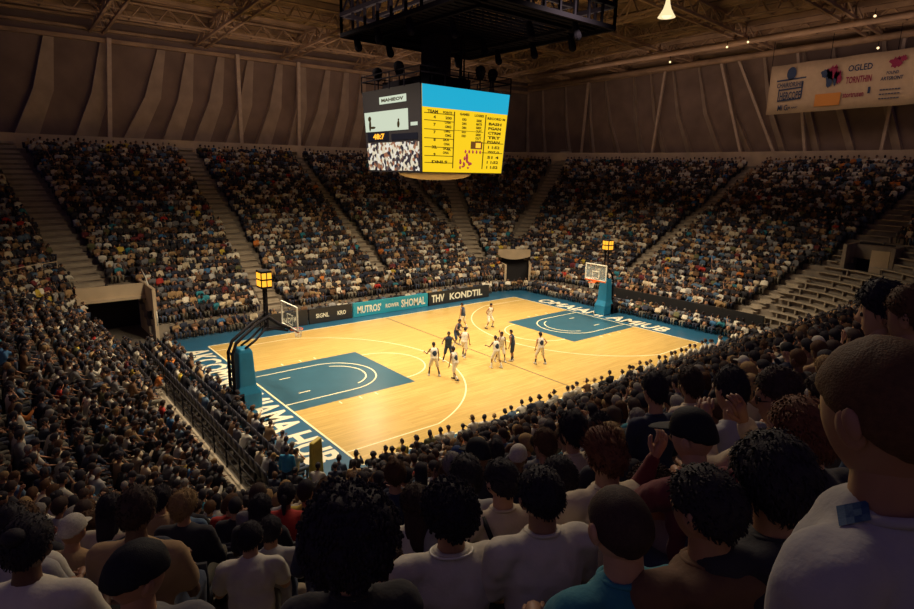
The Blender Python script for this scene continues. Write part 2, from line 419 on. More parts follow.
# ------------------------------------------------------------------ roof
ZR = lambda d: 23.6+min(d,16)*.13      # deck height by distance from the walls
b = MB(); c = (WX-60, WY-60)
def deckp(d, side):  # ring points
    return [(-40, WY-d, ZR(d)), (WX-d, WY-d, ZR(d)), (WX-d, -45, ZR(d))]
ds = [-.5,4,8,12,16,30,60]
for i in range(len(ds)-1):
    p, q = deckp(ds[i],0), deckp(ds[i+1],0)
    for j in range(2): b.quad(p[j],p[j+1],q[j+1],q[j])
struct(b.build('ceiling','deck', fix=False))
for i in range(22):
    d = 1.2+i*1.35; zz = ZR(d)-.35
    b = MB(); b.bar((-36,WY-d,zz),(WX-d,WY-d,zz),.16,.42); b.bar((WX-d,WY-d,zz),(WX-d,-34,zz),.16,.42)
    struct(b.build('roof_purlin','purlin'))
def truss(a, c, h, n, w=.16, m='purlin'):
    b = MB(); a = Vector(a); c = Vector(c); up = Vector((0,0,h)); side = (c-a).cross(Vector((0,0,1))).normalized()*.5
    for s_ in (-1,1): b.bar(a+side*s_,c+side*s_,w*1.3)
    b.bar(a+up,c+up,w*1.3)
    for i in range(n):
        p = a.lerp(c,i/n); q = a.lerp(c,(i+.5)/n); r_ = a.lerp(c,(i+1)/n)
        for s_ in (-1,1):
            b.bar(p+side*s_, q+up, w*.7); b.bar(q+up, r_+side*s_, w*.7)
        b.bar(p-side,p+side,w*.6)
    return b.build('roof_truss', m)
for x in (-22,-13.5,-5,3.5,12,20.5,29):
    struct(truss((x,WY-.8,22.0),(x,WY-34,23.7),1.5,16))
for y in (26,17.5,9,.5,-8,-16.5):
    struct(truss((WX-.8,y,22.7),(WX-30,y,23.9),1.4,14))
for q in (5.5,13):
    struct(truss((-34,WY-q,22.3+q*.05),(WX-q,WY-q,22.3+q*.05),1.2,34,.12)); struct(truss((WX-q,WY-q,22.9+q*.05),(WX-q,-30,22.9+q*.05),1.2,28,.12))
# ductwork along the right side
for d,z,r_ in ((3.2,22.2,.3),(9.5,22.3,.26)):
    b = MB(); b.tube([(WX-d,WY-d,z),(WX-d,-30,z+.5)],r_,12); struct(b.build('roof_duct','purlin',smooth=True))

# ------------------------------------------------------------------ hanging rig and scoreboard
SX, SY = -1.45, 1.95
rig = thing('lighting_rig', 'large black steel lighting rig box hanging over the scoreboard', 'lighting rig', (SX,SY,18.4))
x0,x1,y0,y1,za,zb = -4.4,5.2,-8.6,3.2,0,3.4
def rect(b,x0,x1,y0,y1,z,w):
    for p,q in (((x0,y0),(x1,y0)),((x1,y0),(x1,y1)),((x1,y1),(x0,y1)),((x0,y1),(x0,y0))): b.bar((*p,z),(*q,z),w)
b = MB()
for z in (za,za+1.1,zb): rect(b,x0,x1,y0,y1,z,.22); rect(b,x0+1.6,x1-1.6,y0+1.6,y1-1.6,z,.16)
b.build('truss_ring','darksteel',rig)
b = MB()
n = 9
for i in range(n+1):
    for (p,q) in (((x0,y0),(x1,y0)),((x0,y1),(x1,y1)),((x0,y0),(x0,y1)),((x1,y0),(x1,y1))):
        t = i/n; X = p[0]+(q[0]-p[0])*t; Y = p[1]+(q[1]-p[1])*t
        b.bar((X,Y,za),(X,Y,zb),.12)
        if i < n:
            t2 = (i+1)/n; X2 = p[0]+(q[0]-p[0])*t2; Y2 = p[1]+(q[1]-p[1])*t2
            b.bar((X,Y,za+1.1),(X2,Y2,zb),.09)
b.build('web_bars','darksteel',rig)
b = MB()
for i in range(24):
    t = (i+.5)/24
    b.bar((x0,y0+(y1-y0)*t,za+.1),(x1,y0+(y1-y0)*t,za+.1),.14,.1)
for s in (x0+.9,x1-.9): b.box((s,(y0+y1)/2,za+.12),(.7,(y1-y0)/2,.03))
for s in (y0+.9,y1-.9): b.box(((x0+x1)/2,s,za+.12),((x1-x0)/2,.7,.03))
b.build('catwalk','darksteel',rig)
for i,(X,Y) in enumerate(((-3.8,2.6),(-1.5,2.8),(1.2,2.9),(3.6,2.6),(4.8,0),(4.9,-3),(4.8,-6),(-4,0),(-4,-3),(2,-1.8),(-2,-4),(1,-6.5),(2.8,-8))):
    b = MB(); b.caps((X,Y,-.1),(X+.1,Y-.1,-.65),.16,.22,10); b.build('lamp_head','darksteel',rig)
b = MB()
for X,Y in ((x0,y0),(x1,y0),(x0,y1),(x1,y1),(0,0)): b.bar((X,Y,zb),(X,Y,7.2),.07)
b.build('suspension_cables','darksteel',rig)

sb = thing('scoreboard', 'four-sided hanging scoreboard with yellow stat table and video screens', 'scoreboard', (SX,SY,0))
a1,b1,a0,b0,zt,zbm = 3.25,3.0,2.98,2.78,15.40,10.82
b = MB()
v = [(-a0,-b0,zbm),(a0,-b0,zbm),(a0,b0,zbm),(-a0,b0,zbm),(-a1,-b1,zt),(a1,-b1,zt),(a1,b1,zt),(-a1,b1,zt)]
b.add(v, [(0,1,5,4),(1,2,6,5),(2,3,7,6),(3,0,4,7),(4,5,6,7),(3,2,1,0)]); b.build('housing','black',sb)
# belly under the cube
b = MB(); rr = []
b.ell((0,0,zbm-.02),(2.3,2.1,.42),nu=28,nv=10); b.build('belly_fairing','parapet',sb,smooth=True)
def face(o, xd, yt, w0, w1, h):
    """mapping u,v in 0..1 on a screen face; o = bottom centre, xd = horizontal, yt = up along face"""
    o = Vector(o); xd = Vector(xd); yt = Vector(yt); n = xd.cross(yt).normalized()
    def P(u, v_, off=.02):
        w = w0+(w1-w0)*v_; return o+xd*((u-.5)*w)+yt*(v_*h)+n*off
    return P
def panel(P, u0,u1,v0,v1,off, m, name, parent, nb=None):
    bb = nb or MB(); q = [P(u0,v0,off),P(u1,v0,off),P(u1,v1,off),P(u0,v1,off)]; n = (q[1]-q[0]).cross(q[3]-q[0]).normalized()
    bb.prism([p-n*.012 for p in q], n*.012)
    if nb is None: return bb.build(name, m, parent)
def ftext(P, txt, u, v, hh, wid, off, bb):
    t = text_mesh(txt, 1.0, bold=.045); xs=[p[0] for p in t.v]; ys=[p[1] for p in t.v]
    L = max(xs)-min(xs); H = max(ys)-min(ys)
    xm = (max(xs)+min(xs))/2; ym=(max(ys)+min(ys))/2
    t.v = [tuple(P(u+(p[0]-xm)/L*wid, v+(p[1]-ym)/H*hh, off)) for p in t.v]; bb.add(t.v, t.f)
for (o, xd, yt, w0, w1, main) in (((0,-b0,zbm),(1,0,0),(0,-(b1-b0),zt-zbm),2*a0,2*a1,True), ((0,b0,zbm),(-1,0,0),(0,(b1-b0),zt-zbm),2*a0,2*a1,True),
                            ((-a0,0,zbm),(0,-1,0),(-(a1-a0),0,zt-zbm),2*b0,2*b1,False), ((a0,0,zbm),(0,1,0),((a1-a0),0,zt-zbm),2*b0,2*b1,False)):
    h = Vector(yt).length; P = face(o,xd,Vector(yt).normalized(),w0,w1,h)
    if main:
        s = panel(P,.012,.985,.01,.99,.02,'s_yellow','table_screen',sb)
        panel(P,.012,.985,.745,.99,.04,'s_cyan','cyan_strip',s)
        ink = MB()
        for u in (.355,.72): panel(P,u-.005,u+.005,.06,.72,.045,None,'',None,ink)
        for v_ in (.60,.50,.40,.30,.20,.12,.68): panel(P,.03,.35,v_-.004,v_+.004,.045,None,'',None,ink)
        for v_ in (.38,.26): panel(P,.70,.97,v_-.004,v_+.004,.045,None,'',None,ink)
        panel(P,.36,.70,.505,.51,.045,None,'',None,ink)
        for txt,u,v_,hh,wd in (('TEAM','.12',.70,.035,.11),('POINTS','.28',.70,.03,.10),('GAMES',.47,.70,.03,.11),('LOSSES',.64,.70,.03,.11),('RECORD M',.85,.68,.03,.22)):
            ftext(P,txt,float(u),v_,hh,wd,.045,ink)
        for i,tx in enumerate(('4','7','7','8','32.','9','DNLS')): ftext(P,tx,.14 if i<6 else .2,.64-.085*i,.035,.025 if i not in (4,6) else (.06 if i==4 else .18),.045,ink)
        for i in range(9): ftext(P,random.choice(('OMG','SKA','200','ONA','CUR','LYS','OPS')),.28+random.uniform(-.012,.012),.64-.05*i,.032,.07,.045,ink)
        for i in range(5): ftext(P,random.choice(('DMN','LGA','KRD')),.47,.64-.048*i,.03,.05,.045,ink); 
        for i in range(7): ftext(P,random.choice(('SIEK','OLPT','DREI','MATR')),.645,.64-.042*i,.03,.07,.045,ink)
        for i in range(5): ftext(P,random.choice(('CTRM','PGAN','TRT','BASH')),.84,.615-.055*i,.035,.16,.045,ink)
        for i in range(5): ftext(P,random.choice(('1 1:52','707,0','51 4','VEIKT')),.85,.33-.062*i,.035,.15,.045,ink)
        ftext(P,'+A',.30,.28,.035,.05,.045,ink)
        ink.build('table_print','s_ink',s,fix=False)
        panel(P,.56,.70,.30,.39,.05,'s_brown','inset_picture',s); panel(P,.62,.68,.315,.375,.06,'s_amber','inset_picture',s)
        d = MB()
        for i in range(5): 
            u = .50+.045*i; c0 = P(u,.265,.05); d.ell(c0,(.07,.03,.1),nu=8,nv=6)
        for i in range(12):
            c0 = P(.52+random.uniform(-.09,.09),.12+random.uniform(-.06,.07),.05); d.ell(c0,(random.uniform(.05,.1),.03,random.uniform(.05,.12)),nu=8,nv=6)
        c0 = P(.52,.19,.05); d.ell(c0,(.1,.03,.28),nu=8,nv=6)
        d.build('small_figures','maroonink',s)
    else:
        s = panel(P,.02,.80,.50,.74,.02,'s_white','video_screen',sb)
        s2 = panel(P,.02,.97,.02,.36,.02,'s_crowd','video_screen',sb)
        s3 = panel(P,.32,.78,.82,.905,.02,'s_white','caption_strip',sb); 
        ink = MB(); ftext(P,'MAHIEOV',.55,.862,.04,.38,.035,ink); ink.build('caption_text','s_ink',s3,fix=False)
        s4 = panel(P,.05,.45,.385,.49,.02,'s_black','timer_display',sb)
        ink = MB(); ftext(P,'48:7',.27,.437,.07,.22,.035,ink); ink.build('timer_digits','s_amber',s4,fix=False)
        panel(P,.84,.95,.54,.58,.02,'s_white','caption_strip',sb); panel(P,.5,.95,.385,.46,.02,'s_black','timer_display',sb)
        ink = MB()
        for u,v_,w_,h_ in ((.12,.66,.05,.06),(.12,.58,.035,.14),(.17,.55,.09,.03),(.64,.57,.035,.08),(.645,.62,.02,.03)):
            c0 = P(u,v_,.04); ink.ell(c0,(.03,w_*3.5,h_*2.4),nu=10,nv=8)
        ink.build('drawn_figures','s_ink',s)
# framework, speakers and mast above the cube
b = MB(); b.box((0,0,15.8),(1.5,1.4,.38)); b.box((-1.6,1,15.65),(.9,.9,.25)); b.build('hoist_box','darksteel',sb)
b = MB()
for s in (-1,1):
    b.bar((s*a1,-b1,15.95),(s*a1,b1,15.95),.07); b.bar((-a1,s*b1,15.95),(a1,s*b1,15.95),.07)
    b.bar((s*a1,-b1,16.25),(s*a1,b1,16.25),.05); b.bar((-a1,s*b1,16.25),(a1,s*b1,16.25),.05)
    for t in (-1,-.5,0,.5,1): b.bar((s*a1,t*b1,15.35),(s*a1,t*b1,16.25),.05); b.bar((t*a1,s*b1,15.35),(t*a1,s*b1,16.25),.05)
b.build('guard_rail','darksteel',sb)
b = MB(); b.box((0,0,18.9),(.62,.62,2.95)); b.build('mast','black',sb)
for X,Y in ((-2.6,2.2),(-2.9,-.5),(-1.9,-2.2),(1.2,-2.6),(2.4,-2.3),(2.8,1)):
    b = MB(); b.caps((X,Y,16.2),(X-.2,Y-.25,16.45),.22,.3,12); b.bar((X,Y,15.4),(X,Y,16.25),.06); b.build('spotlight','darksteel',sb)
b = MB(); b.tube([(.9,-1.2,16.0),(.9,-1.2,19.6),(.9,-1.0,20.1),(.9,-.6,20.3)],.09,8); b.tube([(1.15,-1.2,16.0),(1.15,-1.2,19.4)],.05,8); b.build('cable_conduit','darksteel',sb,smooth=True)

# ------------------------------------------------------------------ hoops
def hoop(name, x, s, label, ys):
    t = thing(name, label, 'basketball hoop', (0,0,0))
    bx = s*14.75
    b = MB()
    # tapered padded base
    prof = [(.66,.50,0),(.66,.50,.75),(.44,.42,1.15),(.36,.36,2.7),(.26,.32,2.9)]
    vs = []
    for hx,hy,z in prof: vs += [(bx-hx*.9,ys-hy,z),(bx+hx*.9,ys-hy,z),(bx+hx*.9,ys+hy,z),(bx-hx*.9,ys+hy,z)]
    fs = [(i*4+j,i*4+(j+1)%4,(i+1)*4+(j+1)%4,(i+1)*4+j) for i in range(4) for j in range(4)]+[(3,2,1,0),(16,17,18,19)]
    b.add(vs,fs); pd = b.build('padded_base','bluepad',t)
    m = pd.modifiers.new('bevel','BEVEL'); m.width=.06; m.segments=2
    b = MB(); bk = bx+s*.58
    for dy in (-.28,.28):
        b.tube([(bk,ys+dy,.4),(bk,ys+dy,2.7),(bk-s*.2,ys+dy*.9,3.2),(bk-s*1.3,-.3+(ys+.3)*.5+dy*.8,3.75),(s*13.2,-.25+dy*.8,3.95),(s*12.6,-.25+dy*.8,3.45),(s*12.1,-.25+dy*.8,3.2)],.075,8)
        b.tube([(bx,ys+dy,2.9),(bx-s*.5,ys+dy*.9,3.2),(s*13.3,-.25+dy*.8,3.4),(s*12.2,-.25+dy*.8,3.1)],.055,8)
    for i in range(5):
        b.bar((bk-s*.02,ys-.28,.9+i*.42),(bk-s*.02,ys+.28,1.1+i*.42),.06)
    b.box((bk+s*.15,ys,.45),(.5,.5,.4))
    b.build('support_arm','black',t,smooth=True)
    yc = -.3; xb = s*12.03
    b = MB(); b.box((xb,yc,3.78),(.012,.9,.58)); g = b.build('backboard','glass',t)
    b = MB()
    for zz in (3.2,4.36): b.box((xb,yc,zz),(.035,.95,.035))
    for yy in (-.93,.93): b.box((xb,yc+yy,3.78),(.035,.035,.6))
    b.build('backboard_frame','white',t)
    b = MB()
    for zz in (3.33,3.83): b.box((xb-s*.02,yc,zz),(.01,.32,.03))
    for yy in (-.3,.3): b.box((xb-s*.02,yc+yy,3.58),(.01,.03,.25))
    b.build('target_square','white',t)
    b = MB(); n = 28; rc = (xb-s*.42, yc)
    b.tube([(rc[0]+.24*math.cos(2*PI*i/n),rc[1]+.24*math.sin(2*PI*i/n),3.05) for i in range(n+1)],.018,8)
    b.box((xb-s*.1,yc,3.05),(.1,.12,.03)); b.box((xb-s*.02,yc,3.15),(.02,.95,.05)); b.build('rim','orange',t,smooth=False)
    b = MB()
    for i in range(12):
        a = 2*PI*i/12
        for q in (1,-1):
            b.tube([(rc[0]+.235*math.cos(a),rc[1]+.235*math.sin(a),3.04),(rc[0]+.17*math.cos(a+q*.3),rc[1]+.17*math.sin(a+q*.3),2.82),(rc[0]+.13*math.cos(a),rc[1]+.13*math.sin(a),2.62)],.007,4)
    b.build('net','net',t)
    # shot clock on a mast
    b = MB(); b.bar((s*13.2,yc-.15,3.3),(s*13.2,yc-.15,5.4),.09); b.bar((s*13.2,yc+.15,3.3),(s*13.2,yc+.15,5.4),.09)
    for i in range(4): b.bar((s*13.2,yc-.15,3.5+i*.45),(s*13.2,yc+.15,3.7+i*.45),.05)
    b.build('clock_mast','black',t)
    b = MB(); b.box((s*13.2,yc,5.75),(.26,.32,.42)); ck = b.build('shot_clock','black',t)
    b = MB()
    for sg in (-1,1):
        for dx in (-.13,.13):
            for dz in (-.18,.18):
                b.box((s*13.2+dx,yc+sg*.33,5.75+dz),(.10,.012,.14)); b.box((s*13.2+sg*.27,yc+dx,5.75+dz),(.012,.11,.14))
    b.build('clock_digits','s_amber',ck)
    return t
hoop('basketball_hoop',0,-1,'nearer left basketball hoop on tall blue padded stand with black arm',-1.35)
hoop('basketball_hoop',0,1,'farther right basketball hoop on blue padded stand, orange rim and glass board',.75)

# ------------------------------------------------------------------ advertising boards
def adboard(x0, x1, y, m, txt, label, h=1.08, tm='boardtext', tw=.86):
    cx = (x0+x1)/2; t = thing('advertising_board', label, 'advertising board', (cx,y,0))
    b = MB(); b.box((0,0,h/2+.03),((x1-x0)/2-.02,.09,h/2)); b.build('panel',m,t)
    b = MB()
    for s in (-1,1):
        b.box((s*(x1-x0)*.4,.16,.1),(.04,.2,.1)); b.bar((s*(x1-x0)*.4,.3,.05),(s*(x1-x0)*.4,.1,h*.8),.04)
    b.build('foot','black',t)
    if txt:
        b = MB()
        for w,u,wd,hh in txt:
            q = text_mesh(w,1,bold=.03); xs=[p[0] for p in q.v]; ys=[p[1] for p in q.v]; L=max(xs)-min(xs); H=max(ys)-min(ys); xm=(max(xs)+min(xs))/2; ym=(max(ys)+min(ys))/2
            b.add([((p[0]-xm)/L*wd*(x1-x0)+(u-.5)*(x1-x0), -.1, h/2+.03+(p[1]-ym)/H*hh*h) for p in q.v], q.f)
        b.build('lettering',tm,t,fix=False)
    return t
adboard(-2.35,4.6,10.85,'boardblue',(("MUTROS'",.2,.3,.55),('ROWER',.5,.18,.3),('SHOMAL',.79,.34,.6)),"bright blue advertising board with white lettering MUTROS' ROWER SHOMAL")
adboard(4.7,11.4,10.85,'boardblack',(('THV',.14,.2,.6),('KONDTIL',.6,.55,.55)),'long black advertising board with pale lettering THV KONDTIL')
adboard(-5.9,-2.45,10.85,'boardblack',(('SIGNL',.3,.3,.3),('KRO',.75,.2,.3)),'black advertising board with small white words SIGNL KRO left of blue board')
adboard(-9.3,-6.0,10.85,'boardblack',(('NOVA',.6,.3,.35),),'black advertising board reading NOVA nearest the left corner')

# ------------------------------------------------------------------ vomitories, railings, barriers
t = thing('entrance_tunnel','wide dark entrance tunnel under a tan concrete balcony, left back corner','entrance tunnel')
b = MB(); b.box((-17.4,14.6,3.0),(1.95,.12,.45)); b.box((-17.4,15.7,2.62),(1.95,1.3,.1)); b.box((-17.4,14.45,2.58),(2.02,.2,.09)); b.build('balcony_parapet','parapet',t)
b = MB(); b.box((-19.35,15.2,1.5),(.1,1.9,1.5)); b.build('side_wall','parapet',t); b = MB(); b.box((-15.45,14.6,1.7),(.1,2.2,1.7)); b.build('side_wall','parapet',t)
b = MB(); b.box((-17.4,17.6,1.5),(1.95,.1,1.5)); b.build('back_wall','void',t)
b = MB()
b.tube([(-15.4,12.4,1.0),(-15.4,12.4,1.9),(-15.45,14.3,3.8),(-15.45,15.5,4.2)],.035,6); b.tube([(-15.4,12.9,.9),(-15.4,14.3,2.4),(-15.4,15,3)],.03,6); b.build('handrail','white',t,smooth=True)
t = thing('entrance_tunnel','small dark entrance with curved tan parapet in the far right corner','entrance tunnel')
def vp(a,r): return (VC[0]+r*math.cos(R(a)), VC[1]+r*math.sin(R(a)))
b = MB()
for i in range(10):
    a, c = 44+2.2*i, 46.2+2.2*i
    drop = lambda q: 1.0-.35*abs((q-55)/11)**2
    p, q = vp(a,8.4), vp(c,8.4); e,g = vp(c,8.65), vp(a,8.65); zt_=3.55
    b.add([(*p,zt_-drop(a)),(*q,zt_-drop(c)),(*q,zt_),(*p,zt_),(*g,zt_-drop(a)),(*e,zt_-drop(c)),(*e,zt_),(*g,zt_)],[(0,1,2,3),(3,2,6,7),(5,4,7,6),(0,4,5,1)])
b.build('curved_parapet','parapet',t)
for a in (44,66):
    b = MB(); p,q = vp(a,6.1),vp(a,9.2); b.bar((*p,1.2),(*q,1.2),.2,2.4); b.build('side_wall','parapet',t)
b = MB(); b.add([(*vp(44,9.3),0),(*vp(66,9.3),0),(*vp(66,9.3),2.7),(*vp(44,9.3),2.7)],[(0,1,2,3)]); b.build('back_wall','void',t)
t = thing('entrance_tunnel','dark doorway block with pale open door among the empty right benches','entrance tunnel')
b = MB(); b.box((25.9,-12.35,4.9),(1.3,.12,1.5)); b.box((25.9,-15.25,4.9),(1.3,.12,1.5)); b.box((26.9,-13.8,5.8),(.5,1.5,.5)); b.build('side_wall','concrete',t)
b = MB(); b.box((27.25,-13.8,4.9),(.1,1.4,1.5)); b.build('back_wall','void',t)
b = MB(); b.box((25.6,-14.3,5.0),(.06,.55,1.05)); b.build('door_panel','parapet',t)

def railing(pts, h, label, posts=1.5, m='black', bars=3, group='black railings round the court'):
    t = thing('railing', label, 'railing', (0,0,0), group=group)
    r_ = MB()
    for a,c in zip(pts[:-1],pts[1:]):
        a = Vector(a); c = Vector(c); L=(c-a).length; n = max(1,round(L/posts))
        for i in range(n+1):
            q = a.lerp(c,i/n); p = MB(); p.bar(q,q+Vector((0,0,h)),.05); p.build('post',m,t)
        for j in range(bars):
            z = Vector((0,0,h*(j+1)/bars)); r_.bar(a+z,c+z,.045 if j==bars-1 else .03)
    r_.build('rail',m,t); return t
railing([(-17.35,2.2,0),(-17.35,-9.5,0)],1.05,'black courtside railing behind the chairs on the left baseline')
railing([(-18.35,-.2,0),(-18.35,-10.5,0)],1.0,'black railing along the near half of the left walkway')
railing([(-14,-11.7,0),(16,-11.5,0)],1.0,'black railing between near courtside chairs and near stand',2)
railing([(-23.2,14.6,3.7),(-21.6,15.6,3.9),(-19.9,16.8,3.9)],1.0,'short handrail at the foot of the far left stairs',1,'strut')
b = MB(); b.box((-17.85,0,-.005),(.47,11,.012)); struct(b.build('walkway','step'))
t = thing('barrier','long dark barrier wall at the foot of the right stand','barrier',(18.35,-3.5,0))
b = MB(); b.box((0,0,.75),(.1,6.6,.75)); b.build('panel','boardblack',t)
t = thing('media_table','long black draped table behind right courtside seats','table',(17.75,-5.5,0))
b = MB(); b.box((0,0,.4),(.2,3.2,.4)); b.build('drape','boardblack',t); b = MB(); b.box((-.02,0,.82),(.26,3.3,.02)); b.build('tabletop','black',t)
t = thing('floor_sign','tall yellow padded upright at the near left corner of the court','floor sign',(-15.35,-9.9,0),.3)
b = MB(); b.add([(-.28,-.12,.05),(.28,-.12,.05),(.28,.12,.05),(-.28,.12,.05),(-.2,-.1,1.75),(.24,-.1,1.85),(.24,.1,1.85),(-.2,.1,1.75)],[(0,1,5,4),(1,2,6,5),(2,3,7,6),(3,0,4,7),(4,5,6,7),(3,2,1,0)])
pd = b.build('padded_panel','yellow',t); mm = pd.modifiers.new('b','BEVEL'); mm.width=.05; mm.segments=3
b = MB(); b.box((0,0,.025),(.4,.3,.025)); b.build('foot_plate','black',t)
# bench strips in the empty section
bn = 0
for k in range(0,NR):
    segs = []
    for i in range(NC):
        x,y = cpt(i,k*RUN+.55); x2,y2 = cpt(i+1,k*RUN+.55)
        if in_empty(x,y) and in_empty(x2,y2) and not in_vomN(x,y) and not in_vomN(x2,y2) and x > 0 and not in_aisle(x,y): segs.append(i)
    if not segs: continue
    b = MB(); z = Z0+RISE*k
    for i in segs:
        x,y = cpt(i,k*RUN+.5); x2,y2 = cpt(i+1,k*RUN+.5); b.bar((x,y,z+.40),(x2,y2,z+.40),.3,.05)
        if i % 3 == 0: b.box((x,y,z+.2),(.12,.04,.2))
    o = b.build('bench','step'); bn += 1
    tag(o, 'empty pale bench in the bare section of right stand, tier %s from the bottom' % (k+1), 'bench', 'empty benches in the right stand')

# ------------------------------------------------------------------ banner and lamps
t = thing('hanging_banner','long beige sponsor banner hanging from the roof at top right','banner',(0,0,0))
c00 = CAM+ray(768,115)*1; 
def onX(x,y,X): d = ray(x,y); return CAM+d*((X-CAM.x)/d.x)
XB = 35.5
p0,p1,q0,q1 = onX(768,115,XB),onX(770,67,XB),onX(925,103.3,XB),onX(925,45.8,XB)
# straight hanging cloth: average heights, true edges
ez = [(p0,p1),(q0,q1)]
for a,c in ez: c.y = a.y = (a.y+c.y)/2
dirr = (q0-p0); Hh = p1.z-p0.z
e1 = p0+dirr*1.25; e2 = p1+(q1-p1)*1.25
def BP(u, v_, off=0): return (p0.lerp(e1,u)).lerp(p1.lerp(e2,u), v_)+Vector((-off,0,0))
b = MB(); n = 24
g = [[BP(i/n,j/4)+Vector((.12*math.sin(i*.9)*(.4+.2*j),0,0)) for j in range(5)] for i in range(n+1)]
for i in range(n):
    for j in range(4): b.quad(g[i][j],g[i+1][j],g[i+1][j+1],g[i][j+1])
o = b.build('cloth','banner',t,smooth=True,merge=True); mm = o.modifiers.new('s','SOLIDIFY'); mm.thickness=.03
def btext(bb, txt, u, v_, w, h_):
    q = text_mesh(txt,1,bold=.02); xs=[p[0] for p in q.v]; ys=[p[1] for p in q.v]; L=max(xs)-min(xs); H=max(ys)-min(ys); xm=(max(xs)+min(xs))/2; ym=(max(ys)+min(ys))/2
    bb.add([BP(u+(p[0]-xm)/L*w, v_+(p[1]-ym)/H*h_, .2) for p in q.v], q.f)
def bblob(bb, u, v_, ru, rv, n_=20, jag=0):
    pts = [BP(u+ru*math.cos(2*PI*i/n_)*(1+jag*math.sin(i*5)), v_+rv*math.sin(2*PI*i/n_)*(1+jag*math.cos(i*3)), .2) for i in range(n_)]
    bb.add(pts,[tuple(range(n_))])
nv = MB(); S_ = 1/1.25
# emblem: ball above ribbons, box below
bblob(nv,.135*S_*1.2,.80,.034*S_,.13); btext(nv,'CHAIRIORSHIP',.16*S_,.58,.19*S_,.10); btext(nv,'HERCOPE',.17*S_,.36,.15*S_,.16)
for u0,u1,v0,v1 in ((.08,.25,.25,.28),(.08,.25,.47,.50),(.08,.088,.25,.5),(.245,.255,.28,.6),(.06,.27,.66,.69)):
    nv.add([BP(u0*S_,v0,.2),BP(u1*S_,v0+.02,.2),BP(u1*S_,v1+.02,.2),BP(u0*S_,v1,.2)],[(0,1,2,3)])
btext(nv,'MI G.',.13*S_,.12,.08*S_,.12); btext(nv,'M 4AC',.20*S_,.11,.07*S_,.04); btext(nv,'OGLED',.62*S_,.76,.15*S_,.12); btext(nv,'I',.695*S_,.32,.012,.12)
bblob(nv,.43*S_,.60,.022*S_,.16,jag=.15); bblob(nv,.47*S_,.60,.012*S_,.14,jag=.1); bblob(nv,.40*S_,.72,.03*S_,.08,jag=.2)
btext(nv,'ARTSRONT',.82*S_,.50,.13*S_,.07); btext(nv,'FOUND',.82*S_,.60,.07*S_,.06)
for q in (.30,.22,.14): btext(nv,'-------',.82*S_,q,.12*S_,.02)
nv.build('navy_print','navyink',t,fix=False)
mr_ = MB(); btext(mr_,'TORNTHIN',.62*S_,.54,.16*S_,.13); btext(mr_,'stortrusen',.60*S_,.26,.13*S_,.09)
bblob(mr_,.45*S_,.72,.04*S_,.13,jag=.3); bblob(mr_,.49*S_,.62,.02*S_,.12,jag=.3); bblob(mr_,.83*S_,.77,.035*S_,.09,jag=.35); bblob(mr_,.87*S_,.83,.02*S_,.05,jag=.3)
mr_.build('maroon_print','maroonink',t,fix=False)
og = MB(); og.add([BP(.35*S_,.09,.2),BP(.52*S_,.09,.2),BP(.52*S_,.33,.2),BP(.35*S_,.33,.2)],[(0,1,2,3)]); og.build('orange_print','orangeink',t,fix=False)
b = MB()
for u in (.0,.33,.66,1): p = BP(u,1); b.bar(p,(p.x,p.y,24),.04)
b.build('suspension_cables','darksteel',t)

LP = CAM+ray(667,12)*38
t = thing('high_bay_lamp','glowing bell-shaped lamp hanging below the ceiling at top centre-right','lamp',LP)
b = MB(); prof=[(.12,.75),(.16,.5),(.25,.2),(.42,-.1),(.56,-.32)]
n=20; vs=[(r_*math.cos(2*PI*i/n),r_*math.sin(2*PI*i/n),z) for r_,z in prof for i in range(n)]
b.add(vs,[(k*n+i,k*n+(i+1)%n,(k+1)*n+(i+1)%n,(k+1)*n+i) for k in range(4) for i in range(n)]+[tuple(range(n))])
b.build('reflector_shade','lampglow',t,smooth=True)
b = MB(); b.ell((0,0,-.2),(.3,.3,.2)); b.build('bulb','bulb',t,smooth=True)
b = MB(); b.box((0,0,.95),(.16,.16,.22)); b.bar((0,0,1.1),(0,0,24.5-LP.z),.05); b.build('hanging_rod','darksteel',t)
for i,(x,y,dp) in enumerate(((670,62,55),(727,47,52),(748,42,50),(878,48,45),(875,16,42),(793,150,60))):
    P_ = CAM+ray(x,y)*dp
    b = MB(); b.ell(P_,(.09,.09,.09),nu=10,nv=8)
    if i < 5: t = thing('roof_bulb','tiny bare warm bulb fixed under the right side of the roof','lamp',P_,group='tiny roof bulbs')
    else: t = thing('wall_speaker','small pale round fitting on the rim of the right stand','wall fitting',P_)
    b.v = [tuple(Vector(v)-P_) for v in b.v]
    b.build('bulb' if i<5 else 'housing','bulb' if i<5 else 'parapet',t,smooth=True)
    if i<5:
        b = MB(); b.bar((0,0,.05),(0,0,.5),.04); b.build('socket','darksteel',t)
    else:
        b = MB(); b.ell((0,0,0),(.3,.3,.28)); b.box((0,0,-.3),(.1,.1,.4)); b.build('housing','parapet',t)

